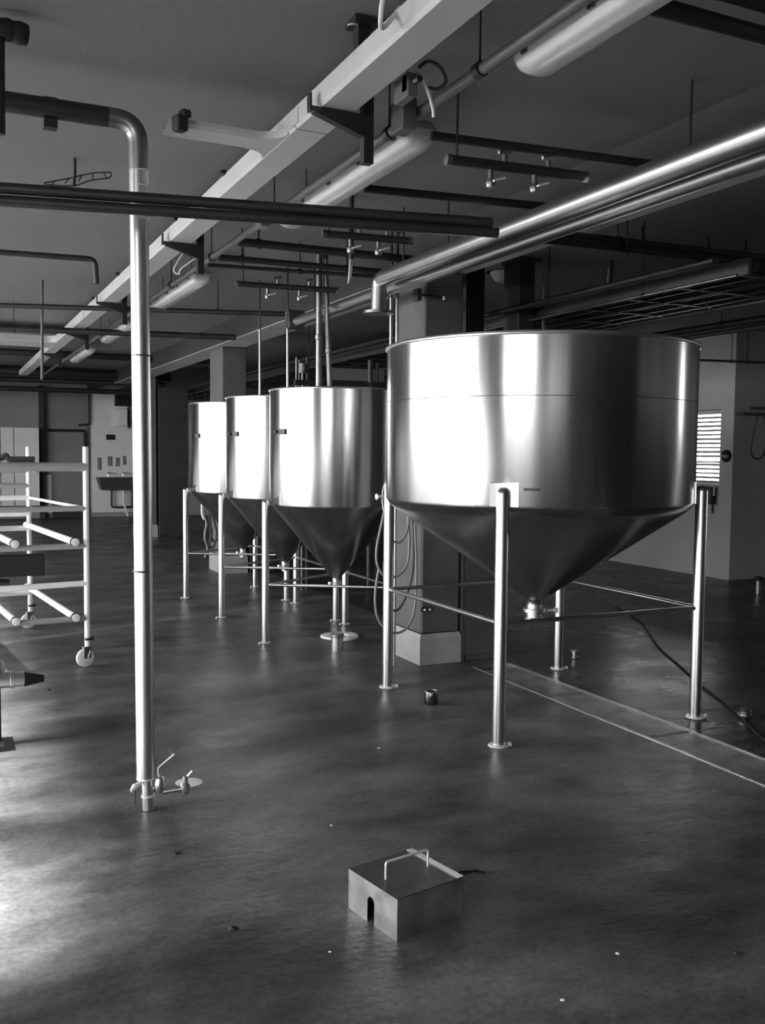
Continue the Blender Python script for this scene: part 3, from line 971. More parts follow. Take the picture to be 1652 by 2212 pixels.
def lamp(y0, y1, label):
    x = 1.815
    b = thing('fluorescent_lamp', label, 'lamp', (x, (y0 + y1) / 2, 2.74), 'fluorescent batten lamps in a row')
    hw = 0.08
    # tapered housing on top
    vs_ = [(x - hw, y0, 2.82), (x + hw, y0, 2.82), (x + hw, y1, 2.82), (x - hw, y1, 2.82),
           (x - hw * 0.65, y0 + 0.02, 2.868), (x + hw * 0.65, y0 + 0.02, 2.868), (x + hw * 0.65, y1 - 0.02, 2.868), (x - hw * 0.65, y1 - 0.02, 2.868)]
    obj('housing', MB().add(vs_, [(0, 3, 2, 1), (4, 5, 6, 7), (0, 1, 5, 4), (1, 2, 6, 5), (2, 3, 7, 6), (3, 0, 4, 7)]), 'housing', b, bevel=0.006)
    # clear diffuser: half-round trough with domed ends
    vs_, fs = [], []
    n, mrows = 14, 0
    rows = [(y0 + 0.004, 0.15), (y0 + 0.012, 0.6), (y0 + 0.03, 0.86), (y0 + 0.06, 1.0), (y1 - 0.06, 1.0), (y1 - 0.03, 0.86), (y1 - 0.012, 0.6), (y1 - 0.004, 0.15)]
    for (y, s_) in rows:
        for k in range(n + 1):
            a = PI * k / n
            cx_ = math.copysign(abs(math.cos(a)) ** 0.75, math.cos(a))
            vs_.append((x + hw * 0.96 * (0.55 + 0.45 * s_) * cx_, y, 2.819 - 0.072 * s_ * math.sin(a) ** 0.8))
    for i in range(len(rows) - 1):
        for k in range(n):
            q_ = i * (n + 1) + k
            fs.append((q_, q_ + 1, q_ + n + 2, q_ + n + 1))
    obj('diffuser', MB().add(vs_, fs), 'diffuser', b, smooth=60)
    for dx in (-0.03, 0.03):
        tb = obj('tube', MB().tube([(x + dx, y0 + 0.07, 2.79), (x + dx, y1 - 0.07, 2.79)], 0.012, 12), 'white', b)
        obj('tube_holder', MB().mm((x + dx - 0.012, y0 + 0.05, 2.775), (x + dx + 0.012, y0 + 0.068, 2.818)).mm((x + dx - 0.012, y1 - 0.068, 2.775), (x + dx + 0.012, y1 - 0.05, 2.818)), 'white', tb)
    nclip = 5
    for k in range(nclip):
        y = y0 + 0.1 + (y1 - y0 - 0.2) * k / (nclip - 1)
        for s_ in (-1, 1):
            obj('clip', MB().mm((x + s_ * hw - 0.005, y - 0.012, 2.79), (x + s_ * hw + 0.004, y + 0.012, 2.835)), 'dullsteel', b)
    for y in (y0 + 0.3, y1 - 0.3):
        obj('hanging_rod', MB().tube([(x, y, 2.868), (x, y, CEIL)], 0.004, 6), 'black', b)
    return b


for y0, y1, lb in ((1.16, 2.74, 'fluorescent batten lamp at the top right, nearest to the camera'), (3.5, 5.14, 'fluorescent batten lamp above the double dark pipe, second nearest'),
                   (7.05, 8.69, 'fluorescent batten lamp just right of the standpipe'), (9.9, 11.5, 'fluorescent batten lamp largely hidden behind the standpipe'),
                   (12.7, 14.3, 'farthest fluorescent batten lamp, left of the standpipe')):
    lamp(y0, y1, lb)

# dangling cables round the tray
tag(obj('loose_cable', MB().tube(crom([at(895, 155, Z=2.86), at(912, 170, Z=2.8), at(925, 200, Z=2.76), at(935, 235, Z=2.72), at(936, 252, Z=2.70)], 6), 0.006, 8), 'cable'), 'pale cable end dangling from the right edge of the cable tray', 'cable')
tag(obj('cable_loop', MB().tube(crom([at(905, 145, Y=3.0), at(925, 132, Y=3.0), at(950, 145, Y=3.0), at(963, 175, Y=3.0), at(945, 192, Y=3.0), at(920, 188, Y=3.0)], 6), 0.006, 8), 'darkhose'), 'black cable loop beside the cable tray near the top', 'cable')
tag(obj('flex_conduit', MB().tube(crom([at(830, -20, Y=2.6), at(823, 25, Y=2.62), at(826, 60, Y=2.66), (1.33, 2.72, TZ1 + 0.02)], 6), 0.008, 8), 'cable'), 'pale flexible conduit dropping onto the tray at the top edge', 'conduit')
tag(obj('loose_wire', MB().tube(crom([(1.452, 6.0, 2.782), at(376, 580, Y=5.97), at(386, 592, Y=5.95), at(392, 580, Y=5.93), (1.505, 5.9, 2.72)], 6), 0.005, 6), 'cable'), 'thin pale wire looping below the tray beside the standpipe', 'cable')
jb = thing('tray_junction_box', 'grey junction box hung between the cable tray and the second lamp', 'junction box', at(875, 225, Z=2.72))
p = ORG[jb.name]
obj('box_body', MB().box(p + Vector((0.0, 0, 0.05)), (0.04, 0.11, 0.08)), 'midpipe', jb, bevel=0.005)
obj('drop_strap', MB().mm((p.x - 0.02, p.y - 0.05, p.z + 0.03), (p.x - 0.016, p.y - 0.015, CEIL)), 'housing', jb)
obj('gland', MB().tube([(p.x, p.y - 0.08, p.z + 0.05), (p.x, p.y - 0.11, p.z + 0.05)], 0.012, 8), 'black', jb)

# ------------------------------------------------------------------ pipes under the ceiling
def pipe(name, pts, r, m_, label, cat='pipe', group=None, rods=(), clamps=(), elbow=0.0, seg=16):
    pts = [Vector(p_) for p_ in pts]
    c = sum(pts, Vector()) / len(pts)
    lo = min(p_.z for p_ in pts) - r
    t_ = thing(name, label, cat, (c.x, c.y, lo), group)
    pp = elbowed(pts, elbow) if elbow else pts
    obj('pipe_run', MB().tube(pp, r, seg), m_, t_)
    for f_ in rods:
        p_ = pts[0].lerp(pts[1], f_)
        obj('hanging_rod', MB().tube([p_ + Vector((0, 0, r * 0.9)), (p_.x, p_.y, CEIL)], 0.005, 6), 'black', t_)
        d_ = (pts[1] - pts[0]).normalized()
        obj('pipe_clamp', MB().lathe(p_, [(r, -0.012), (r + 0.006, -0.012), (r + 0.006, 0.012), (r, 0.012)], 16, axis=d_), 'black', t_)
    return t_


def ext(a, b, x):
    a, b = Vector(a), Vector(b)
    return a + (b - a) * ((x - a.x) / (b.x - a.x))


a, b = Vector((0.223, 3.725, 2.44)), Vector((2.06, 3.35, 2.44))
pipe('ceiling_pipe', [ext(a, b, -5.9), b], 0.0205, 'darkpipe', 'upper dark pipe of the close pair crossing in front of the standpipe', rods=(0.1,))
a, b = Vector((0.233, 3.72, 2.395)), Vector((2.09, 3.35, 2.402))
pipe('ceiling_pipe', [ext(a, b, -5.9), b], 0.0205, 'darkpipe', 'lower dark pipe of the close pair crossing in front of the standpipe', rods=(0.2,))
a, b = Vector((0.417, 7.069, 2.85)), Vector((1.038, 7.004, 2.85))
pipe('ceiling_pipe', [ext(a, b, -5.9), b, b + Vector((0.01, 0, -0.17))], 0.02, 'darkpipe', 'thin dark pipe at left ending in a short downward bend', rods=(0.3,), elbow=0.05)
a, b = Vector((0.517, 8.85, 2.74)), Vector((3.0, 8.1, 2.74))
pipe('ceiling_pipe', [ext(a, b, -5.9), b], 0.022, 'darkpipe', 'dark cross pipe level with the third lamp', rods=(0.3, 0.6, 0.92))
a, b = Vector((0.607, 10.47, 2.735)), Vector((2.95, 10.0, 2.735))
pipe('ceiling_pipe', [ext(a, b, -5.9), b], 0.032, 'darkpipe', 'thick dark cross pipe beyond the third lamp', rods=(0.35, 0.75))
pipe('ceiling_pipe', [(1.86, 3.5, 2.8), (2.95, 3.385, 2.8)], 0.0185, 'darkpipe', 'dark cross pipe leaving the end of the second lamp to the right')
pipe('ceiling_pipe', [(1.93, 4.33, 2.8), (3.05, 4.19, 2.8)], 0.02, 'black', 'black cross pipe behind the second lamp')
pipe('ceiling_pipe', [(1.72, 5.77, 2.8), (3.0, 5.74, 2.8)], 0.027, 'darkpipe', 'thick dark cross pipe above the two riser pipes', rods=(0.1,))
pipe('ceiling_pipe', [(1.74, 6.29, 2.8), (3.04, 6.22, 2.8)], 0.022, 'darkpipe', 'dark cross pipe just behind the thick one above the risers', rods=(0.12, 0.7))
pipe('ceiling_pipe', [(1.74, 6.58, 2.8), (3.04, 6.4, 2.8)], 0.014, 'darkpipe', 'thin dark cross pipe behind the pair above the risers', rods=(0.5,))
pipe('ceiling_pipe', [(1.4, 2.28, 2.84), (2.40, 2.225, 2.8), (3.6, 2.1, 2.76)], 0.027, 'darkpipe', 'lower dark pipe at the top right corner')
pipe('ceiling_pipe', [(1.4, 2.22, 2.9), (2.40, 2.165, 2.86), (3.6, 2.04, 2.82)], 0.027, 'darkpipe', 'upper dark pipe at the top right corner')
# far bundle against the back of the left bay
for z, y, r, m_, lb in ((2.9, 18.2, 0.09, 'darkpipe', 'fat dark duct crossing the far end of the room, uppermost'), (2.78, 18.6, 0.05, 'darkpipe', 'dark far pipe under the fat duct'),
                        (2.66, 19.4, 0.05, 'darkpipe', 'lowest dark pipe of the far bundle'), (2.93, 15.0, 0.05, 'darkpipe', 'dark pipe near the ceiling before the far duct')):
    pipe('far_pipe', [(-5.9, y + 0.1, z), (4.05, y - 0.1, z)], r, m_, lb, group='far pipes at the end of the room', rods=(0.5, 0.62))

# spray headers: short capped pipes with two valves each
def header(a, b, label):
    a, b = Vector(a), Vector(b)
    c = (a + b) / 2
    t_ = thing('spray_header', label, 'pipe', (c.x, c.y, c.z - 0.05), 'short valve headers under the ceiling')
    d = (b - a).normalized()
    obj('header_pipe', MB().tube([a, b], 0.021, 16), 'darkpipe', t_)
    for e_ in (a, b):
        obj('end_cap', MB().lathe(e_, [(0.0, -0.012), (0.024, -0.01), (0.024, 0.01), (0.0, 0.012)], 16, axis=d), 'dullsteel', t_)
    for f_ in (0.3, 0.62):
        p_ = a.lerp(b, f_)
        vv = obj('valve', MB().tube([p_ + Vector((0, 0, -0.02)), p_ + Vector((0, 0, -0.06))], 0.012, 10).lathe(p_ + Vector((0, 0, -0.075)), [(0.0, -0.02), (0.018, -0.016), (0.022, 0), (0.018, 0.016), (0.0, 0.02)], 12), 'dullsteel', t_)
        obj('valve_lever', MB().tube([p_ + Vector((0, 0, -0.075)), p_ + Vector((0, -0.03, -0.07)), p_ + d * 0.05 + Vector((0, -0.03, -0.055))], 0.005, 6), 'foot', vv)
        p_ = a.lerp(b, f_ + 0.1)
        obj('top_valve', MB().tube([p_ + Vector((0, 0, 0.015)), p_ + Vector((0, 0, 0.05))], 0.011, 10).tube([p_ + Vector((-0.03, 0, 0.055)), p_ + Vector((0.035, 0.0, 0.07))], 0.008, 8), 'dullsteel', t_)
    for f_ in (0.06,):
        p_ = a.lerp(b, f_)
        obj('hanging_rod', MB().tube([p_ + Vector((0, 0, 0.018)), (p_.x, p_.y, CEIL)], 0.005, 6), 'black', t_)
    return t_


header((1.914, 3.456, 2.7), (2.555, 3.395, 2.7), 'dark valve header pipe nearest to the camera, above the shiny pipes')
header((1.948, 4.912, 2.7), (2.45, 4.85, 2.7), 'dark valve header pipe behind the close pipe pair')
header((1.967, 6.642, 2.7), (2.703, 6.56, 2.7), 'dark valve header pipe left of the two risers')

# two shiny pipes running along the beam
p1x, p1z, p1y = 2.63, 2.627, 5.58
t = thing('steam_pipe', 'fat shiny steel pipe descending across the upper right, with a downward end', 'pipe', (p1x, 3.5, p1z - 0.06))
obj('pipe_run', MB().tube([(p1x, 0.9, p1z), (p1x, p1y, p1z)], 0.055, 32), 'pipedull', t)
obj('end_drop', MB().tube(elbowed([(p1x, p1y, p1z), (p1x, p1y + 0.07, p1z), (p1x - 0.005, p1y + 0.07, p1z - 0.2)], 0.05, 6), [0.055] * 1 + [0.05] * 8, 24), 'pipedull', t)
obj('end_flange', MB().lathe((p1x - 0.005, p1y + 0.07, p1z - 0.21), [(0.0, -0.012), (0.1, -0.012), (0.1, 0.006), (0.05, 0.01)], 28), 'dullsteel', t)
for y in (5.3,):
    obj('hanging_rod', MB().tube([(p1x, y, p1z + 0.05), (p1x, y, CEIL)], 0.006, 6), 'black', t)
p2x, p2z = 2.775, 2.603
t = thing('steam_pipe', 'thinner steel pipe running just below the fat shiny pipe', 'pipe', (p2x, 4, p2z - 0.05))
obj('pipe_run', MB().tube([(p2x, 0.9, p2z), (p2x, 7.6, p2z)], 0.042, 28), 'pipedull', t)
obj('end_bracket', MB().box((p2x, 7.66, p2z + 0.02), (0.16, 0.08, 0.16)), 'dullsteel', t, bevel=0.01)
for y in (3.0, 5.0, 7.2):
    obj('hanging_rod', MB().tube([(p2x, y, p2z + 0.03), (p2x, y, CEIL)], 0.005, 6), 'black', t)
# short sub-branch pipes and riser pipes into the tanks
for (px0, py0, px1, py1, y0, y1, r, lb) in ((690, 478, 688, 826, 6.70, 6.70, 0.023, 'left riser pipe dropping into the top of the nearest small tank'),
                                            (703, 560, 713, 830, 6.70, 6.70, 0.02, 'right riser pipe slanting into the top of the nearest small tank')):
    a, b = at(px0, py0, Y=y0), at(px1, py1, Y=y1)
    b.z = 1.90
    tt = thing('riser_pipe', lb, 'pipe', b)
    obj('pipe_run', MB().tube([b, a], r, 16), 'dullsteel', tt)
    obj('coupling', MB().lathe(b.lerp(a, 0.35), [(r, -0.02), (r + 0.006, -0.016), (r + 0.006, 0.016), (r, 0.02)], 16, axis=(a - b)), 'dullsteel', tt)
    obj('ceiling_drop', MB().tube([a, (a.x, a.y, CEIL)], r, 12), 'darkpipe', tt)
for (px, py0, py1, y, r, lb) in ((561, 712, 838, 8.1, 0.010, 'thin bright feed pipe left of the risers, above the middle small tank'),
                                 (621, 710, 838, 7.2, 0.010, 'thin bright feed pipe just left of the risers')):
    a, b = at(px, py0, Y=y), at(px, py1, Y=y)
    tt = thing('feed_pipe', lb, 'pipe', (b.x, b.y, 1.9))
    obj('pipe_run', MB().tube([(b.x, b.y, 1.9), a], r, 12), 'leg', tt)
    obj('ceiling_drop', MB().tube([a, (a.x, a.y, CEIL)], 0.007, 8), 'darkpipe', tt)
a = at(759, 425, Y=5.2)
tt = thing('feed_pipe', 'short dark vertical drop pipe with a pale lower end, above the near small tank', 'pipe', at(757, 605, Y=5.2))
obj('pipe_run', MB().tube([at(758, 560, Y=5.2), (a.x, a.y, CEIL)], 0.016, 12), 'darkpipe', tt)
obj('pale_end', MB().tube([at(758, 560, Y=5.2), at(755, 600, Y=5.2), at(752, 612, Y=5.2)], [0.012, 0.011, 0.004], 10), 'leg', tt)
for px, lb in ((845, 'bright thin pipe standing just left of the largest tank rim'), (858, 'second thin pipe behind the left rim of the largest tank')):
    a, b = at(px, 630, Y=5.9), at(px, 728, Y=5.9)
    tt = thing('feed_pipe', lb, 'pipe', (b.x, b.y, 0.0))
    obj('pipe_run', MB().tube([(b.x, b.y, 0.0), a], 0.011, 12), 'leg', tt)
    obj('ceiling_drop', MB().tube([a, (a.x, a.y, CEIL)], 0.010, 8), 'darkpipe', tt)

# ------------------------------------------------------------------ right bay pipes and cable ladders
t = thing('cable_ladder', 'dark wide cable ladder filling the upper right behind the largest tank', 'cable ladder', (4.7, 9, 2.5))
for x in (4.25, 5.15):
    obj('side_rail', MB().mm((x - 0.015, 4.08, 2.55), (x + 0.015, 20, 2.64)), 'cabinet', t)
for k in range(31):
    y = 4.2 + k * 0.5
    obj('rung', MB().mm((4.265, y - 0.015, 2.56), (5.135, y + 0.015, 2.58)), 'cabinet', t)
for k, x in enumerate((4.32, 4.45, 4.60, 4.72, 4.86, 4.98, 5.08)):
    obj('cable_run', MB().tube([(x, 4.1, 2.60), (x + 0.01 * (-1) ** k, 12, 2.605), (x, 20, 2.60)], 0.03 + 0.008 * (k % 3), 10), 'black', t)
for y in (5, 8, 11, 14):
    for x in (4.24, 5.16):
        obj('hanging_rod', MB().tube([(x, y, 2.64), (x, y, CEIL)], 0.006, 6), 'black', t)
pipe('wall_pipe', [(3.98, 4.08, 2.60), (3.93, 20, 2.60)], 0.02, 'darkpipe', 'dark pipe with a bright edge beside the cable ladder', rods=(0.1, 0.4))
pipe('wall_pipe', [(4.15, 4.08, 2.53), (4.12, 20, 2.53)], 0.010, 'dullsteel', 'thin steel pipe under the left rail of the cable ladder', rods=(0.05, 0.4))
pipe('wall_pipe', [(4.85, 4.08, 2.50), (4.8, 20, 2.50)], 0.016, 'darkpipe', 'thin pipe below the middle of the cable ladder', rods=(0.06, 0.3))
pipe('wall_pipe', [(6.0, 4.5, 2.6), (5.95, 20, 2.6)], 0.03, 'darkpipe', 'upper dark pipe reaching the right edge above the window wall', rods=(0.1, 0.35))
pipe('wall_pipe', [(6.05, 4.5, 2.545), (6.0, 20, 2.545)], 0.02, 'darkpipe', 'lower steel pipe reaching the right edge above the window wall', rods=(0.2,))
pipe('ceiling_pipe', [(2.86, 4.40, 2.72), (4.62, 4.33, 2.72), (8.0, 4.22, 2.72)], 0.021, 'darkpipe', 'upper dark pipe of the pair behind the shiny pipes on the right', rods=(0.38,))
pipe('ceiling_pipe', [(2.86, 4.36, 2.668), (4.62, 4.29, 2.668), (8.0, 4.18, 2.668)], 0.021, 'darkpipe', 'lower dark pipe of the pair behind the shiny pipes on the right', rods=(0.4,))
pipe('ceiling_pipe', [(4.3, 5.4, 2.86), (4.3, 5.42, 2.62)], 0.022, 'darkpipe', 'short dark drop pipe under the dark ceiling at right')
a, b = at(1515, 778, Y=8.42), at(1652, 783, Y=8.42)
pipe('wall_pipe', [ext(a, b, 7.9), ext(a, b, 11)], 0.014, 'darkpipe', 'thin dark pipe running across in front of the window wall', rods=(0.2, 0.28))
p = at(1570, 673, Y=8.0)
t = thing('floodlight', 'dark wedge-shaped fitting hanging above the window wall', 'light fitting', p)
obj('wedge_body', MB().prism([at(1548, 664, Y=8.0), at(1594, 658, Y=8.0), at(1594, 692, Y=8.0)], (0, 0.12, 0)), 'black', t)
obj('mounting_arm', MB().tube([at(1590, 665, Y=8.06), (at(1590, 660, Y=8.06).x, 8.06, CEIL)], 0.01, 8), 'black', t)

# things on the window wall and the return wall
p = at(1570, 985, X=RWX)
t = thing('alarm_bell', 'round dark bell on the wall corner right of the bright window', 'bell', (RWX, p.y, p.z - 0.07))
obj('dome', MB().lathe((RWX - 0.001, p.y, p.z), [(0.075, 0.0), (0.075, 0.02), (0.06, 0.045), (0.03, 0.06), (0.0, 0.063)], 28, axis=(-1, 0, 0)), 'black', t)
obj('boss', MB().lathe((RWX - 0.062, p.y, p.z), [(0.014, 0.0), (0.014, 0.008), (0.0, 0.012)], 12, axis=(-1, 0, 0)), 'dullsteel', t)
a = at(1532, 1070, X=RWX)
t = thing('switch_box', 'dark box on the wall just below the bright window', 'box', (RWX, a.y, a.z - 0.12))
obj('box_body', MB().box((RWX - 0.05, a.y, a.z), (0.098, 0.24, 0.21)), 'black', t, bevel=0.008)
obj('conduit_stub', MB().tube([(RWX - 0.02, a.y - 0.07, a.z - 0.1), (RWX - 0.02, a.y - 0.07, a.z - 0.22)], 0.012, 8), 'black', t)
obj('side_strip', MB().box((RWX - 0.05, a.y - 0.125, a.z + 0.06), (0.03, 0.008, 0.12)), 'white', t)
yw = RC
a, b = at(1590, 893, Y=yw), at(1700, 897, Y=yw)
t = thing('hose_bracket', 'dark wall shelf with a loop of hose at the right edge', 'hose rack', ((a.x + b.x) / 2, yw, a.z))
obj('shelf_bar', MB().mm((a.x, yw - 0.12, a.z - 0.02), (b.x + 0.3, yw, a.z + 0.012)), 'black', t)
obj('upper_bar', MB().mm((a.x + 0.22, yw - 0.10, a.z + 0.055), (a.x + 0.43, yw, a.z + 0.085)), 'black', t)
lp = [at(q[0], q[1], Y=yw - 0.07) for q in ((1634, 898), (1629, 925), (1623, 955), (1621, 975), (1630, 990), (1645, 988), (1654, 965), (1656, 930), (1650, 898))]
obj('hose_loop', MB().tube(crom(lp, 6), 0.012, 8), 'darkhose', t)
# short fire post at far right of the floor
p = at(1637, 1282, Z=0)
t = thing('floor_post', 'short dark post with a grey cap near the return wall at right', 'post', (p.x, p.y, 0))
obj('post', MB().lathe((p.x, p.y, 0), [(0.03, 0), (0.03, 0.14), (0.02, 0.15)], 16), 'dullsteel', t)
obj('cap', MB().lathe((p.x, p.y, 0.15), [(0.05, 0), (0.055, 0.03), (0.0, 0.045)], 16), 'black', t)

# cabinets beside the columns
def cabinet(x0, x1, y0, y1, z1, label, cm='cabinet'):
    t_ = thing('steel_cabinet', label, 'cabinet', ((x0 + x1) / 2, (y0 + y1) / 2, 0))
    obj('body', MB().mm((x0, y0 + 0.02, 0.0), (x1, y1, z1)), cm, t_, bevel=0.004)
    d_ = obj('door', MB().mm((x0 + 0.006, y0, 0.05), (x1 - 0.006, y0 + 0.019, z1 - 0.02)), cm, t_, bevel=0.003)
    obj('door_edge', MB().mm((x0, y0 - 0.002, 0.0), (x0 + 0.006, y0 + 0.02, z1)), 'dullsteel', t_)
    obj('latch', MB().mm((x1 - 0.05, y0 - 0.012, z1 * 0.5 - 0.04), (x1 - 0.035, y0, z1 * 0.5 + 0.04)), 'dullsteel', d_)
    return t_


cabinet(3.405, 3.72, 5.83, 6.2, 1.05, 'low dark steel cabinet beside the near column under the largest tank', 'greycab')
cabinet(3.48, 3.98, 16.4, 17.0, 2.6, 'tall dark steel cabinet beyond the row of small tanks')
cabinet(3.49, 3.8, 11.2, 11.7, 0.62, 'low dark steel cabinet beside the middle column')
p = at(922, 1317, Y=5.84)
t = thing('wall_tap', 'small pair of bright taps on the near column', 'tap', p)
for dx in (-0.02, 0.02):
    obj('tap_body', MB().lathe((p.x + dx, 5.86, p.z), [(0.009, 0.0), (0.009, 0.03), (0.013, 0.032), (0.0, 0.045)], 10, axis=(0, -1, 0)), 'steel', t)
obj('back_plate', MB().mm((p.x - 0.04, 5.848, p.z - 0.015), (p.x + 0.04, 5.862, p.z + 0.015)), 'black', t)
# equipment above and behind the largest tank
p = at(1087, 575, Y=6.78)
t = thing('duct_hopper', 'dull rounded duct bottom hanging beside the near column above the largest tank', 'duct', (p.x, p.y, 2.35))
zb = at(1087, 612, Y=6.78).z
obj('drum', MB().lathe((p.x, p.y, 0), [(0.0, zb), (0.06, zb + 0.01), (0.1, zb + 0.06), (0.135, zb + 0.16), (0.14, zb + 0.2), (0.14, CEIL)], 32), 'beam', t)
obj('band', MB().lathe((p.x, p.y, zb + 0.24), [(0.14, -0.012), (0.146, -0.012), (0.146, 0.012), (0.14, 0.012)], 32), 'dullsteel', t)
a, b = at(1122, 565, Y=6.2), at(1154, 700, Y=6.2)
t = thing('control_cabinet', 'dark control cabinet hanging behind the largest tank', 'cabinet', ((a.x + b.x) / 2, 6.3, 1.7))
obj('body', MB().mm((a.x, 6.2, 1.7), (b.x, 6.42, a.z)), 'cabinet', t, bevel=0.006)
obj('hood', MB().mm((a.x - 0.02, 6.15, a.z), (b.x + 0.02, 6.42, a.z + 0.04)), 'cabinet', t)
obj('corner_post', MB().tube([at(1175, 590, Y=6.14), (at(1175, 700, Y=6.14).x, 6.14, 1.7)], 0.016, 10), 'dullsteel', t)
obj('hanger', MB().mm((a.x + 0.1, 6.3, a.z + 0.04), (b.x - 0.1, 6.34, CEIL)), 'cabinet', t)
a, b = at(1008, 575, Y=6.38), at(1045, 700, Y=6.38)
t = thing('cable_duct', 'narrow black cable duct behind the near column', 'cable duct', ((a.x + b.x) / 2, 6.42, 0))
obj('body', MB().mm((a.x, 6.38, 0.0), (b.x, 6.48, CEIL)), 'black', t)
obj('cover_strip', MB().mm((a.x + 0.02, 6.372, 0.1), (b.x - 0.02, 6.38, 2.7)), 'cabinet', t)
p = at(958, 644, Y=5.8)
t = thing('column_lever', 'small dark lever arm with a bright knob on the near column', 'lever', p)
obj('knob', MB().lathe((p.x, 5.80, p.z), [(0.0, -0.014), (0.01, -0.01), (0.014, 0), (0.01, 0.01), (0.0, 0.014)], 14), 'white', t)
obj('arm', MB().tube([at(905, 637, Y=5.8), at(925, 638, Y=5.8), (p.x - 0.01, 5.8, p.z)], 0.008, 8), 'black', t)
obj('wall_plate', MB().mm((at(905, 637, Y=5.8).x - 0.015, 5.79, p.z - 0.03), (at(905, 637, Y=5.8).x + 0.015, 5.858, p.z + 0.05)), 'cabinet', t)
# pipe cluster between the tank rows
t = thing('valve_manifold', 'dim cluster of small pipes and gauges behind the nearest small tank', 'manifold', (4.4, 9.6, 0))
for k, (px, r) in enumerate(((640, 0.009), (646, 0.009), (653, 0.014), (664, 0.02), (800, 0.03), (815, 0.02))):
    a, b = at(px, 772 + 6 * (k % 3), Y=9.6), at(px, 835, Y=9.6)
    obj('manifold_pipe', MB().tube([(b.x, 9.6, 0.0), a], r, 10), 'dullsteel' if k < 3 else 'cabinet', t)
p = at(653, 795, Y=9.55)
obj('gauge', MB().lathe((p.x, 9.56, p.z), [(0.028, -0.05), (0.03, -0.03), (0.03, 0.03), (0.028, 0.05)], 14), 'housing', t)
obj('header_bar', MB().tube([at(636, 826, Y=9.6), at(840, 832, Y=9.6)], 0.03, 10), 'cabinet', t)
obj('back_board', MB().mm((at(715, 800, Y=9.75).x, 9.75, at(715, 820, Y=9.75).z), (at(830, 800, Y=9.75).x, 9.8, at(715, 794, Y=9.75).z)), 'wallgrey', t)
# dark back wall enclosure behind the column row (cold-store front)
t = thing('cold_store', 'dark panelled enclosure filling the space behind the small tanks', 'enclosure', (6.0, 14.3, 0))
for k in range(5):
    x0 = 3.9 + k * 0.95
    obj('panel', MB().mm((x0, 14.0, 0), (x0 + 0.94, 14.1, 2.4)), 'cabinet', t)
obj('top_rail', MB().mm((3.88, 13.97, 2.4), (8.64, 14.13, 2.46)), 'cabinet', t)

# ------------------------------------------------------------------ hoses hung between the largest tank and the column
hk = at(828, 1072, Y=5.55)
t = thing('hose_hook', 'bright bent steel hook and valve at the left edge of the largest tank', 'hook', hk)
obj('hook_bar', MB().tube([at(815, 1073, Y=5.5), at(832, 1071, Y=5.5), at(846, 1070, Y=5.45)], 0.008, 8), 'foot', t)
obj('knob', MB().lathe(at(814, 1073, Y=5.5), [(0.0, -0.012), (0.02, -0.006), (0.02, 0.006), (0.0, 0.012)], 10, axis=(1, 0, 0)), 'foot', t)
obj('strap', MB().tube([at(829, 1072, Y=5.5), at(832, 1085, Y=5.5), at(831, 1105, Y=5.5)], 0.007, 8), 'foot', t)
hoses = [
    (((831, 1100), (822, 1140), (814, 1180), (813, 1210), (820, 1232), (836, 1246), (862, 1242), (880, 1215), (884, 1160), (880, 1115)), 5.66, 'hose', 'short outer loop of grey hose hanging by the left leg of the largest tank'),
    (((818, 1228), (812, 1265), (810, 1300), (816, 1335), (836, 1362), (864, 1366), (886, 1345), (897, 1300), (899, 1220), (896, 1130)), 5.72, 'hose', 'longest loop of grey hose reaching down towards the column plinth'),
    (((832, 1105), (834, 1180), (829, 1225), (834, 1270), (841, 1310), (858, 1318), (876, 1290), (890, 1240), (893, 1170), (890, 1115)), 5.76, 'darkhose', 'dark inner loop of hose hanging before the column'),
    (((832, 1104), (838, 1140), (845, 1165), (862, 1172), (876, 1155), (882, 1130), (882, 1110)), 5.62, 'hose', 'smallest upper loop of grey hose by the left leg of the largest tank'),
    (((833, 1040), (826, 1062), (826, 1090), (829, 1104)), 5.5, 'cable', 'thin pale lanyard looped over the hook at the left edge of the largest tank'),
]
for pts, Y_, m_, lb in hoses:
    pp = crom([at(px, py, Y=Y_) for px, py in pts], 6)
    tag(obj('hose', MB().tube(pp, 0.0085 if m_ != 'cable' else 0.004, 10), m_), lb, 'hose', 'hoses hung beside the largest tank')

# cables dangling beside the farthest small tank
cs = [((436, 1060), (440, 1110), (446, 1130), (442, 1160), (448, 1185), (442, 1205)), ((444, 1062), (452, 1120), (457, 1150), (452, 1178), (462, 1180), (468, 1150), (460, 1118)),
      ((438, 1062), (436, 1105), (441, 1122)), ((458, 1064), (454, 1140), (460, 1168), (470, 1165))]
lbs = ['long frayed cable dangling under the farthest small tank', 'looped dark cable under the farthest small tank', 'short pale cable end beside the farthest small tank', 'dark cable bight beside the middle column']
for pts, lb, m_ in zip(cs, lbs, ('hose', 'darkhose', 'cable', 'darkhose')):
    tag(obj('loose_cable', MB().tube(crom([at(px, py, Y=9.7) for px, py in pts], 6), 0.012, 8), m_), lb, 'cable', 'cables by the farthest small tank')

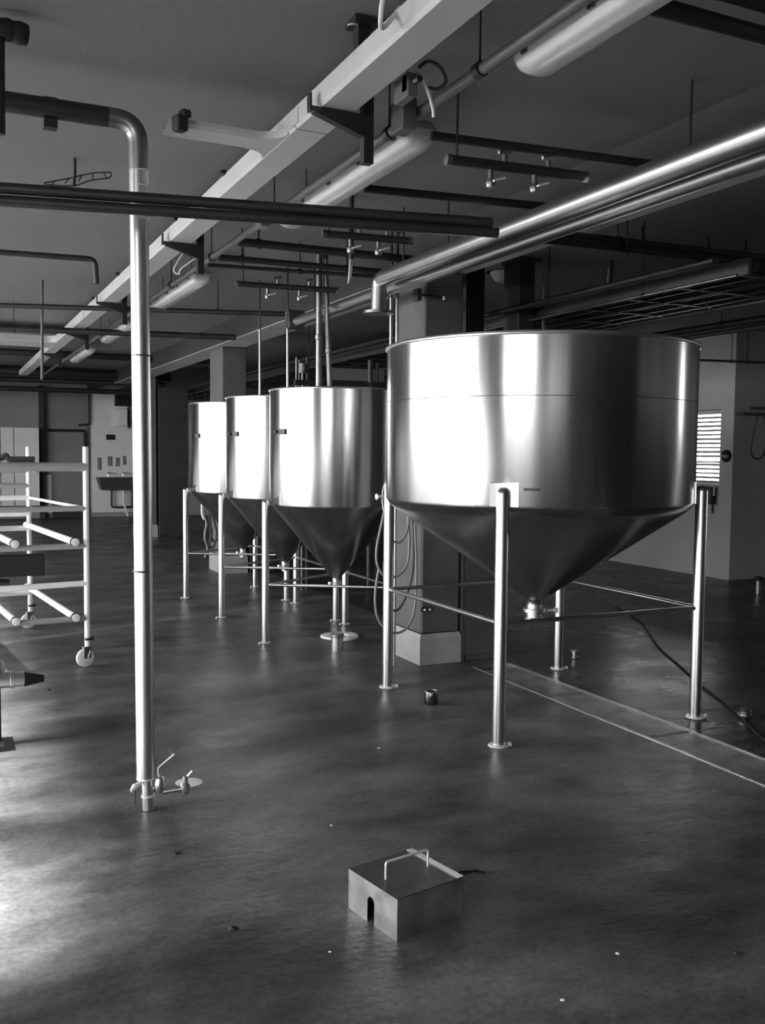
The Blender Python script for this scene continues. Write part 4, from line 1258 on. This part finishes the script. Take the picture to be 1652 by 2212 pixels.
# ------------------------------------------------------------------ tube rack on castors at left
ra, rb = Vector((0.925, 6.75, 0)), Vector((0.69, 8.4, 0))
rl = -1.05
t = thing('tube_rack', 'tall white tubular rack trolley on castors at the left edge', 'rack', (0.0, 7.5, 0))
RT = 0.02
posts = [ra, rb, ra + Vector((-1.9, -0.1, 0)), rb + Vector((-1.9, -0.1, 0))]
for p_ in posts:
    pp = obj('post', MB().lathe(p_, [(RT, 0.135), (RT, 1.515), (RT * 0.85, 1.525)], 16), 'white', t)
    obj('post_collar', MB().lathe(p_ + Vector((0, 0, 0.19)), [(RT, -0.008), (RT + 0.006, -0.008), (RT + 0.006, 0.008), (RT, 0.008)], 16).box(p_ + Vector((0.03, 0, 0.19)), (0.025, 0.02, 0.02)), 'black', pp)
    c_ = p_ + Vector((-0.02, -0.02, 0))
    cw = obj('castor_wheel', MB().lathe(c_ + Vector((0, 0, 0.0625)), [(0.0, -0.016), (0.05, -0.016), (0.0625, -0.010), (0.0625, 0.010), (0.05, 0.016), (0.0, 0.016)], 28, axis=(0.3, -0.95, 0)), 'white', t)
    obj('castor_fork', MB().box(c_ + Vector((0.012, 0.004, 0.1)), (0.05, 0.036, 0.08), rz=0.3).tube([c_ + Vector((0.02, -0.02, 0.063)), c_ + Vector((0.035, -0.01, 0.11))], 0.006, 6), 'dullsteel', cw)
for (a, y_, bars) in ((ra, 0, (1.385, 1.10, 0.84, 0.58, 0.335)), (rb, 1, (1.33, 1.20, 1.10, 0.965, 0.845, 0.30))):
    for k, z in enumerate(bars):
        r_ = 0.031 if (y_ == 0 and k == 0) else (0.02 if y_ == 0 else 0.022)
        m_ = 'housing' if (y_ == 0 and k in (0, 1, 2, 4)) else ('white' if k not in (0, 1) or y_ == 0 else 'housing')
        obj('crossbar', MB().tube([a + Vector((0, 0, z)), a + Vector((-1.9, -0.1, z - (0.03 if z == 0.58 else 0.0)))], r_, 14), m_, t)
for z in (0.845, 0.325):
    for dx in (-0.085, -0.47, -0.87, -1.27):
        a = ra + Vector((dx, -0.035, z + 0.028)); b = rb + Vector((dx + 0.06, 0.0, z + 0.03))
        rr = obj('depth_rail', MB().tube([b, a], 0.024, 16), 'white', t)
        d_ = (a - b).normalized()
        obj('end_ring', MB().lathe(a, [(0.026, -0.012), (0.029, -0.01), (0.029, 0.004), (0.02, 0.01), (0.02, 0.022), (0.0, 0.022)], 16, axis=d_), 'black', rr)
        obj('end_cap', MB().lathe(a + d_ * 0.0225, [(0.025, 0.0), (0.027, 0.003), (0.027, 0.01), (0.0, 0.014)], 16, axis=d_), 'white', rr)
# side rail at the top
obj('side_rail', MB().tube([ra + Vector((0, 0, 1.10)), rb + Vector((0, 0, 1.10))], 0.012, 12), 'white', t)
hp = [at(px, py, Y=6.76) for px, py in ((-40, 1000), (0, 990), (12, 984), (20, 996), (45, 993), (60, 997), (75, 996))]
for p_ in hp: p_.z = max(p_.z, 1.435)
tag(obj('hose_piece', MB().tube(crom(hp, 5), 0.02, 8), 'darkhose'), 'dark piece of hose lying on the top bar of the tube rack', 'hose')

# near pump stand cut by the left edge
p = at(-8, 1610, Z=0)
Yp = p.y
t = thing('hose_stand', 'dark stand with a black handle bar and hose nozzle cut off by the left edge', 'stand', (p.x, p.y, 0))
obj('post', MB().lathe(p, [(0.025, 0.0), (0.025, 0.98)], 14), 'darkpipe', t)
obj('base', MB().box(p + Vector((-0.12, 0, 0.012)), (0.3, 0.25, 0.024)), 'darkpipe', t)
za = at(45, 1220, Y=Yp)
obj('handle_bar', MB().mm((at(-40, 1200, Y=Yp).x, Yp - 0.03, at(0, 1246, Y=Yp).z), (at(95, 1200, Y=Yp).x, Yp + 0.03, at(0, 1199, Y=Yp).z)), 'black', t, bevel=0.006)
obj('handle_grip', MB().tube([at(-40, 1255, Y=Yp), at(20, 1258, Y=Yp)], 0.016, 10), 'black', t)
n0, n1, n2, n3 = at(-40, 1475, Y=Yp), at(8, 1470, Y=Yp), at(52, 1467, Y=Yp), at(95, 1465, Y=Yp)
nz = obj('hose_coupling', MB().tube([n0, n1, n1.lerp(n2, 0.3), n1.lerp(n2, 0.32), n1.lerp(n2, 0.5), n1.lerp(n2, 0.52), n2], [0.038, 0.041, 0.041, 0.046, 0.046, 0.039, 0.039], 18), 'steel', t)
obj('nozzle', MB().tube([n2, n2.lerp(n3, 0.1), n3], [0.04, 0.036, 0.018], 16), 'black', nz)
wp = at(-6, 1442, Y=Yp + 0.05)
obj('float_ball', MB().lathe(wp, [(0.0, -0.042)] + [(0.042 * math.cos(a), 0.042 * math.sin(a)) for a in [PI * (k / 8 - 0.5) for k in range(1, 8)]] + [(0.0, 0.042)], 20), 'white', t)
obj('nozzle_arm', MB().tube([p + Vector((0, 0, 0.3)), n0], 0.012, 8), 'darkpipe', t)

# ceiling clamp and drop in the top left corner
a = at(30, 70, Y=3.6)
t = thing('ceiling_valve', 'dark round valve and drop pipe in the top left corner', 'valve', at(0, 290, Y=3.6))
obj('valve_body', MB().lathe(at(42, 72, Y=3.6), [(0.0, -0.03), (0.035, -0.025), (0.04, 0), (0.035, 0.025), (0.0, 0.03)], 18, axis=(1, 0.2, 0)).lathe(at(15, 65, Y=3.6), [(0.03, -0.04), (0.04, 0.0), (0.03, 0.04)], 14, axis=(1, 0.2, 0)), 'black', t)
obj('drop_pipe', MB().tube([at(0, 290, Y=3.6), at(-2, 60, Y=3.6)], 0.018, 12), 'black', t)
obj('feed', MB().tube([at(-2, 62, Y=3.6), at(-200, 55, Y=3.6)], 0.02, 12), 'black', t)
# dotted cable chain hung below the double pipe at left
chp = crom([at(95, 395, Y=5.2), at(150, 385, Y=5.2), at(200, 374, Y=5.2), at(240, 372, Y=5.2)], 6)
t = thing('cable_chain', 'thin dark festoon of wire loops above the double pipe at left', 'cable', at(160, 400, Y=5.2))
obj('upper_wire', MB().tube(chp, 0.004, 6), 'darkhose', t)
obj('lower_wire', MB().tube(crom([at(95, 398, Y=5.2), at(155, 402, Y=5.2), at(195, 390, Y=5.2), at(235, 384, Y=5.2), at(240, 374, Y=5.2)], 6), 0.004, 6), 'darkhose', t)
for k in range(5):
    a, b = chp[3 * k + 3], at(110 + k * 30, 400 - 4 * k, Y=5.2)
    obj('tie_wire', MB().tube([a, b], 0.004, 6), 'darkhose', t)
obj('hook', MB().tube([at(160, 400, Y=5.2), at(162, 376, Y=5.2), (at(162, 376, Y=5.2).x, 5.2, CEIL)], 0.008, 8), 'black', t)
# thin drop with a hook at the left
a = at(91, 605, Y=9.0)
t = thing('drop_rod', 'thin vertical rod with a bent top hanging at the left', 'rod', at(91, 820, Y=9.0))
obj('rod', MB().tube([at(91, 820, Y=9.0), at(91, 600, Y=9.0)], 0.013, 8), 'midpipe', t)
obj('bent_top', MB().tube([at(91, 602, Y=9.0), at(104, 590, Y=9.0), (at(104, 590, Y=9.0).x, 9.0, CEIL)], 0.010, 8), 'black', t)

# ------------------------------------------------------------------ far wall fittings
yf = Y1
def panel(name, x0, x1, z0, z1, m_, label, cat, d=0.04, kind=None):
    return tag(obj(name, MB().mm((x0, yf - d, z0), (x1, yf - 0.001, z1)), m_, bevel=0.004), label, cat, kind=kind)


for k, (x0, x1) in enumerate(((0.3, 1.22), (1.23, 1.49), (1.5, 2.0))):
    tt = thing('wall_cupboard', ['pale wall cupboard partly cut off by the left edge', 'narrow pale wall cupboard behind the rack, middle one', 'pale wall cupboard beside the dark doorway post'][k], 'cupboard', ((x0 + x1) / 2, yf - 0.2, 0.2), 'pale cupboards on the far wall')
    obj('carcass', MB().mm((x0, yf - 0.4, 0.3), (x1, yf - 0.001, 1.97)), 'wallwhite', tt)
    d_ = obj('door', MB().mm((x0 + 0.01, yf - 0.42, 0.32), (x1 - 0.01, yf - 0.401, 1.95)), 'wallwhite', tt)
    obj('handle', MB().tube([(x1 - 0.06, yf - 0.44, 1.0), (x1 - 0.06, yf - 0.44, 1.15)], 0.01, 6), 'dullsteel', d_)
t = thing('door_post', 'dark vertical post between the pale cupboards and the grey panel', 'post', (2.08, yf - 0.1, 0))
obj('post', MB().mm((2.03, yf - 0.2, 0.0), (2.13, yf - 0.002, 2.9)), 'cabinet', t)
obj('post_strip', MB().mm((2.135, yf - 0.06, 0.1), (2.28, yf - 0.002, 0.95)), 'wallwhite', t)
panel('wall_panel', 2.29, 3.08, 0.22, 2.83, 'wallgrey', 'plain grey wall panel behind the rack post', 'panel')
panel('skirting_board', 2.29, 3.08, 0.0, 0.2, 'cabinet', 'dark skirting under the grey wall panel', 'skirting', d=0.05)
panel('wall_panel', 3.14, 4.4, 0.1, 2.83, 'wallwhite', 'white wall panel behind the sink', 'panel')
t = thing('wall_sink', 'dark wall-hung sink with taps on the white panel', 'sink', (3.62, yf - 0.3, 0.5))
obj('basin', MB().add([(3.22, yf - 0.55, 0.9), (4.05, yf - 0.55, 0.9), (4.05, yf - 0.042, 0.9), (3.22, yf - 0.042, 0.9), (3.3, yf - 0.45, 0.62), (3.95, yf - 0.45, 0.62), (3.95, yf - 0.042, 0.62), (3.3, yf - 0.042, 0.62)], [(0, 1, 2, 3), (4, 7, 6, 5), (0, 4, 5, 1), (1, 5, 6, 2), (2, 6, 7, 3), (3, 7, 4, 0)]), 'porcelain', t)
for x in (3.45, 3.78):
    obj('tap', MB().tube(elbowed([(x, yf - 0.05, 1.0), (x, yf - 0.3, 1.0), (x, yf - 0.3, 0.92)], 0.03, 3), 0.014, 8), 'foot', t)
obj('waste_pipe', MB().tube(elbowed([(3.8, yf - 0.2, 0.62), (3.8, yf - 0.2, 0.35), (3.9, yf - 0.2, 0.02)], 0.05, 4), 0.025, 10), 'white', t)
obj('trap_loop', MB().tube(elbowed([(3.55, yf - 0.15, 0.62), (3.55, yf - 0.15, 0.22), (4.0, yf - 0.15, 0.22), (4.0, yf - 0.15, 0.62)], 0.05, 4), 0.022, 10), 'darkpipe', t)
t = thing('water_heater', 'pale boxy water heater on the white panel above the sink', 'water heater', (3.78, yf - 0.15, 2.1))
obj('body', MB().mm((3.68, yf - 0.3, 2.05), (3.9, yf - 0.042, 2.45)), 'wallwhite', t, bevel=0.02)
obj('feed', MB().tube([(3.95, yf - 0.1, 2.7), (3.95, yf - 0.1, 2.0)], 0.02, 8), 'darkpipe', t)
obj('bracket', MB().mm((3.65, yf - 0.2, 2.5), (4.0, yf - 0.042, 2.75)), 'black', t)
panel('notice_plate', 3.46, 3.66, 1.74, 1.86, 'black', 'small dark notice plate on the white panel', 'sign', d=0.05)
for k, (x, z, w_, h_) in enumerate(((3.30, 1.2, 0.07, 0.28), (3.53, 1.26, 0.09, 0.22), (3.70, 1.24, 0.08, 0.2), (3.85, 1.28, 0.06, 0.2))):
    panel('utensil', x - w_ / 2, x + w_ / 2, z - h_ / 2, z + h_ / 2, 'wallgrey', ['grey utensil hanging leftmost above the sink', 'grey utensil hanging second from left above the sink', 'grey utensil hanging third from left above the sink', 'grey utensil hanging rightmost above the sink'][k], 'utensil', d=0.07)
pipe('wall_pipe', [(2.2, yf - 0.12, 1.93), (2.85, yf - 0.12, 1.93), (2.98, yf - 0.12, 1.93), (2.98, yf - 0.12, 1.18), (1.2, yf - 0.5, 1.18)], 0.03, 'darkpipe', 'dark bent pipe with a drop on the grey wall panel', elbow=0.06)
pipe('wall_pipe', [(3.1, yf - 0.1, 2.82), (3.1, yf - 0.1, 2.08), (2.85, yf - 0.1, 2.05)], 0.02, 'darkpipe', 'thin dark pipe coming down and bending left between the far wall panels', elbow=0.05)
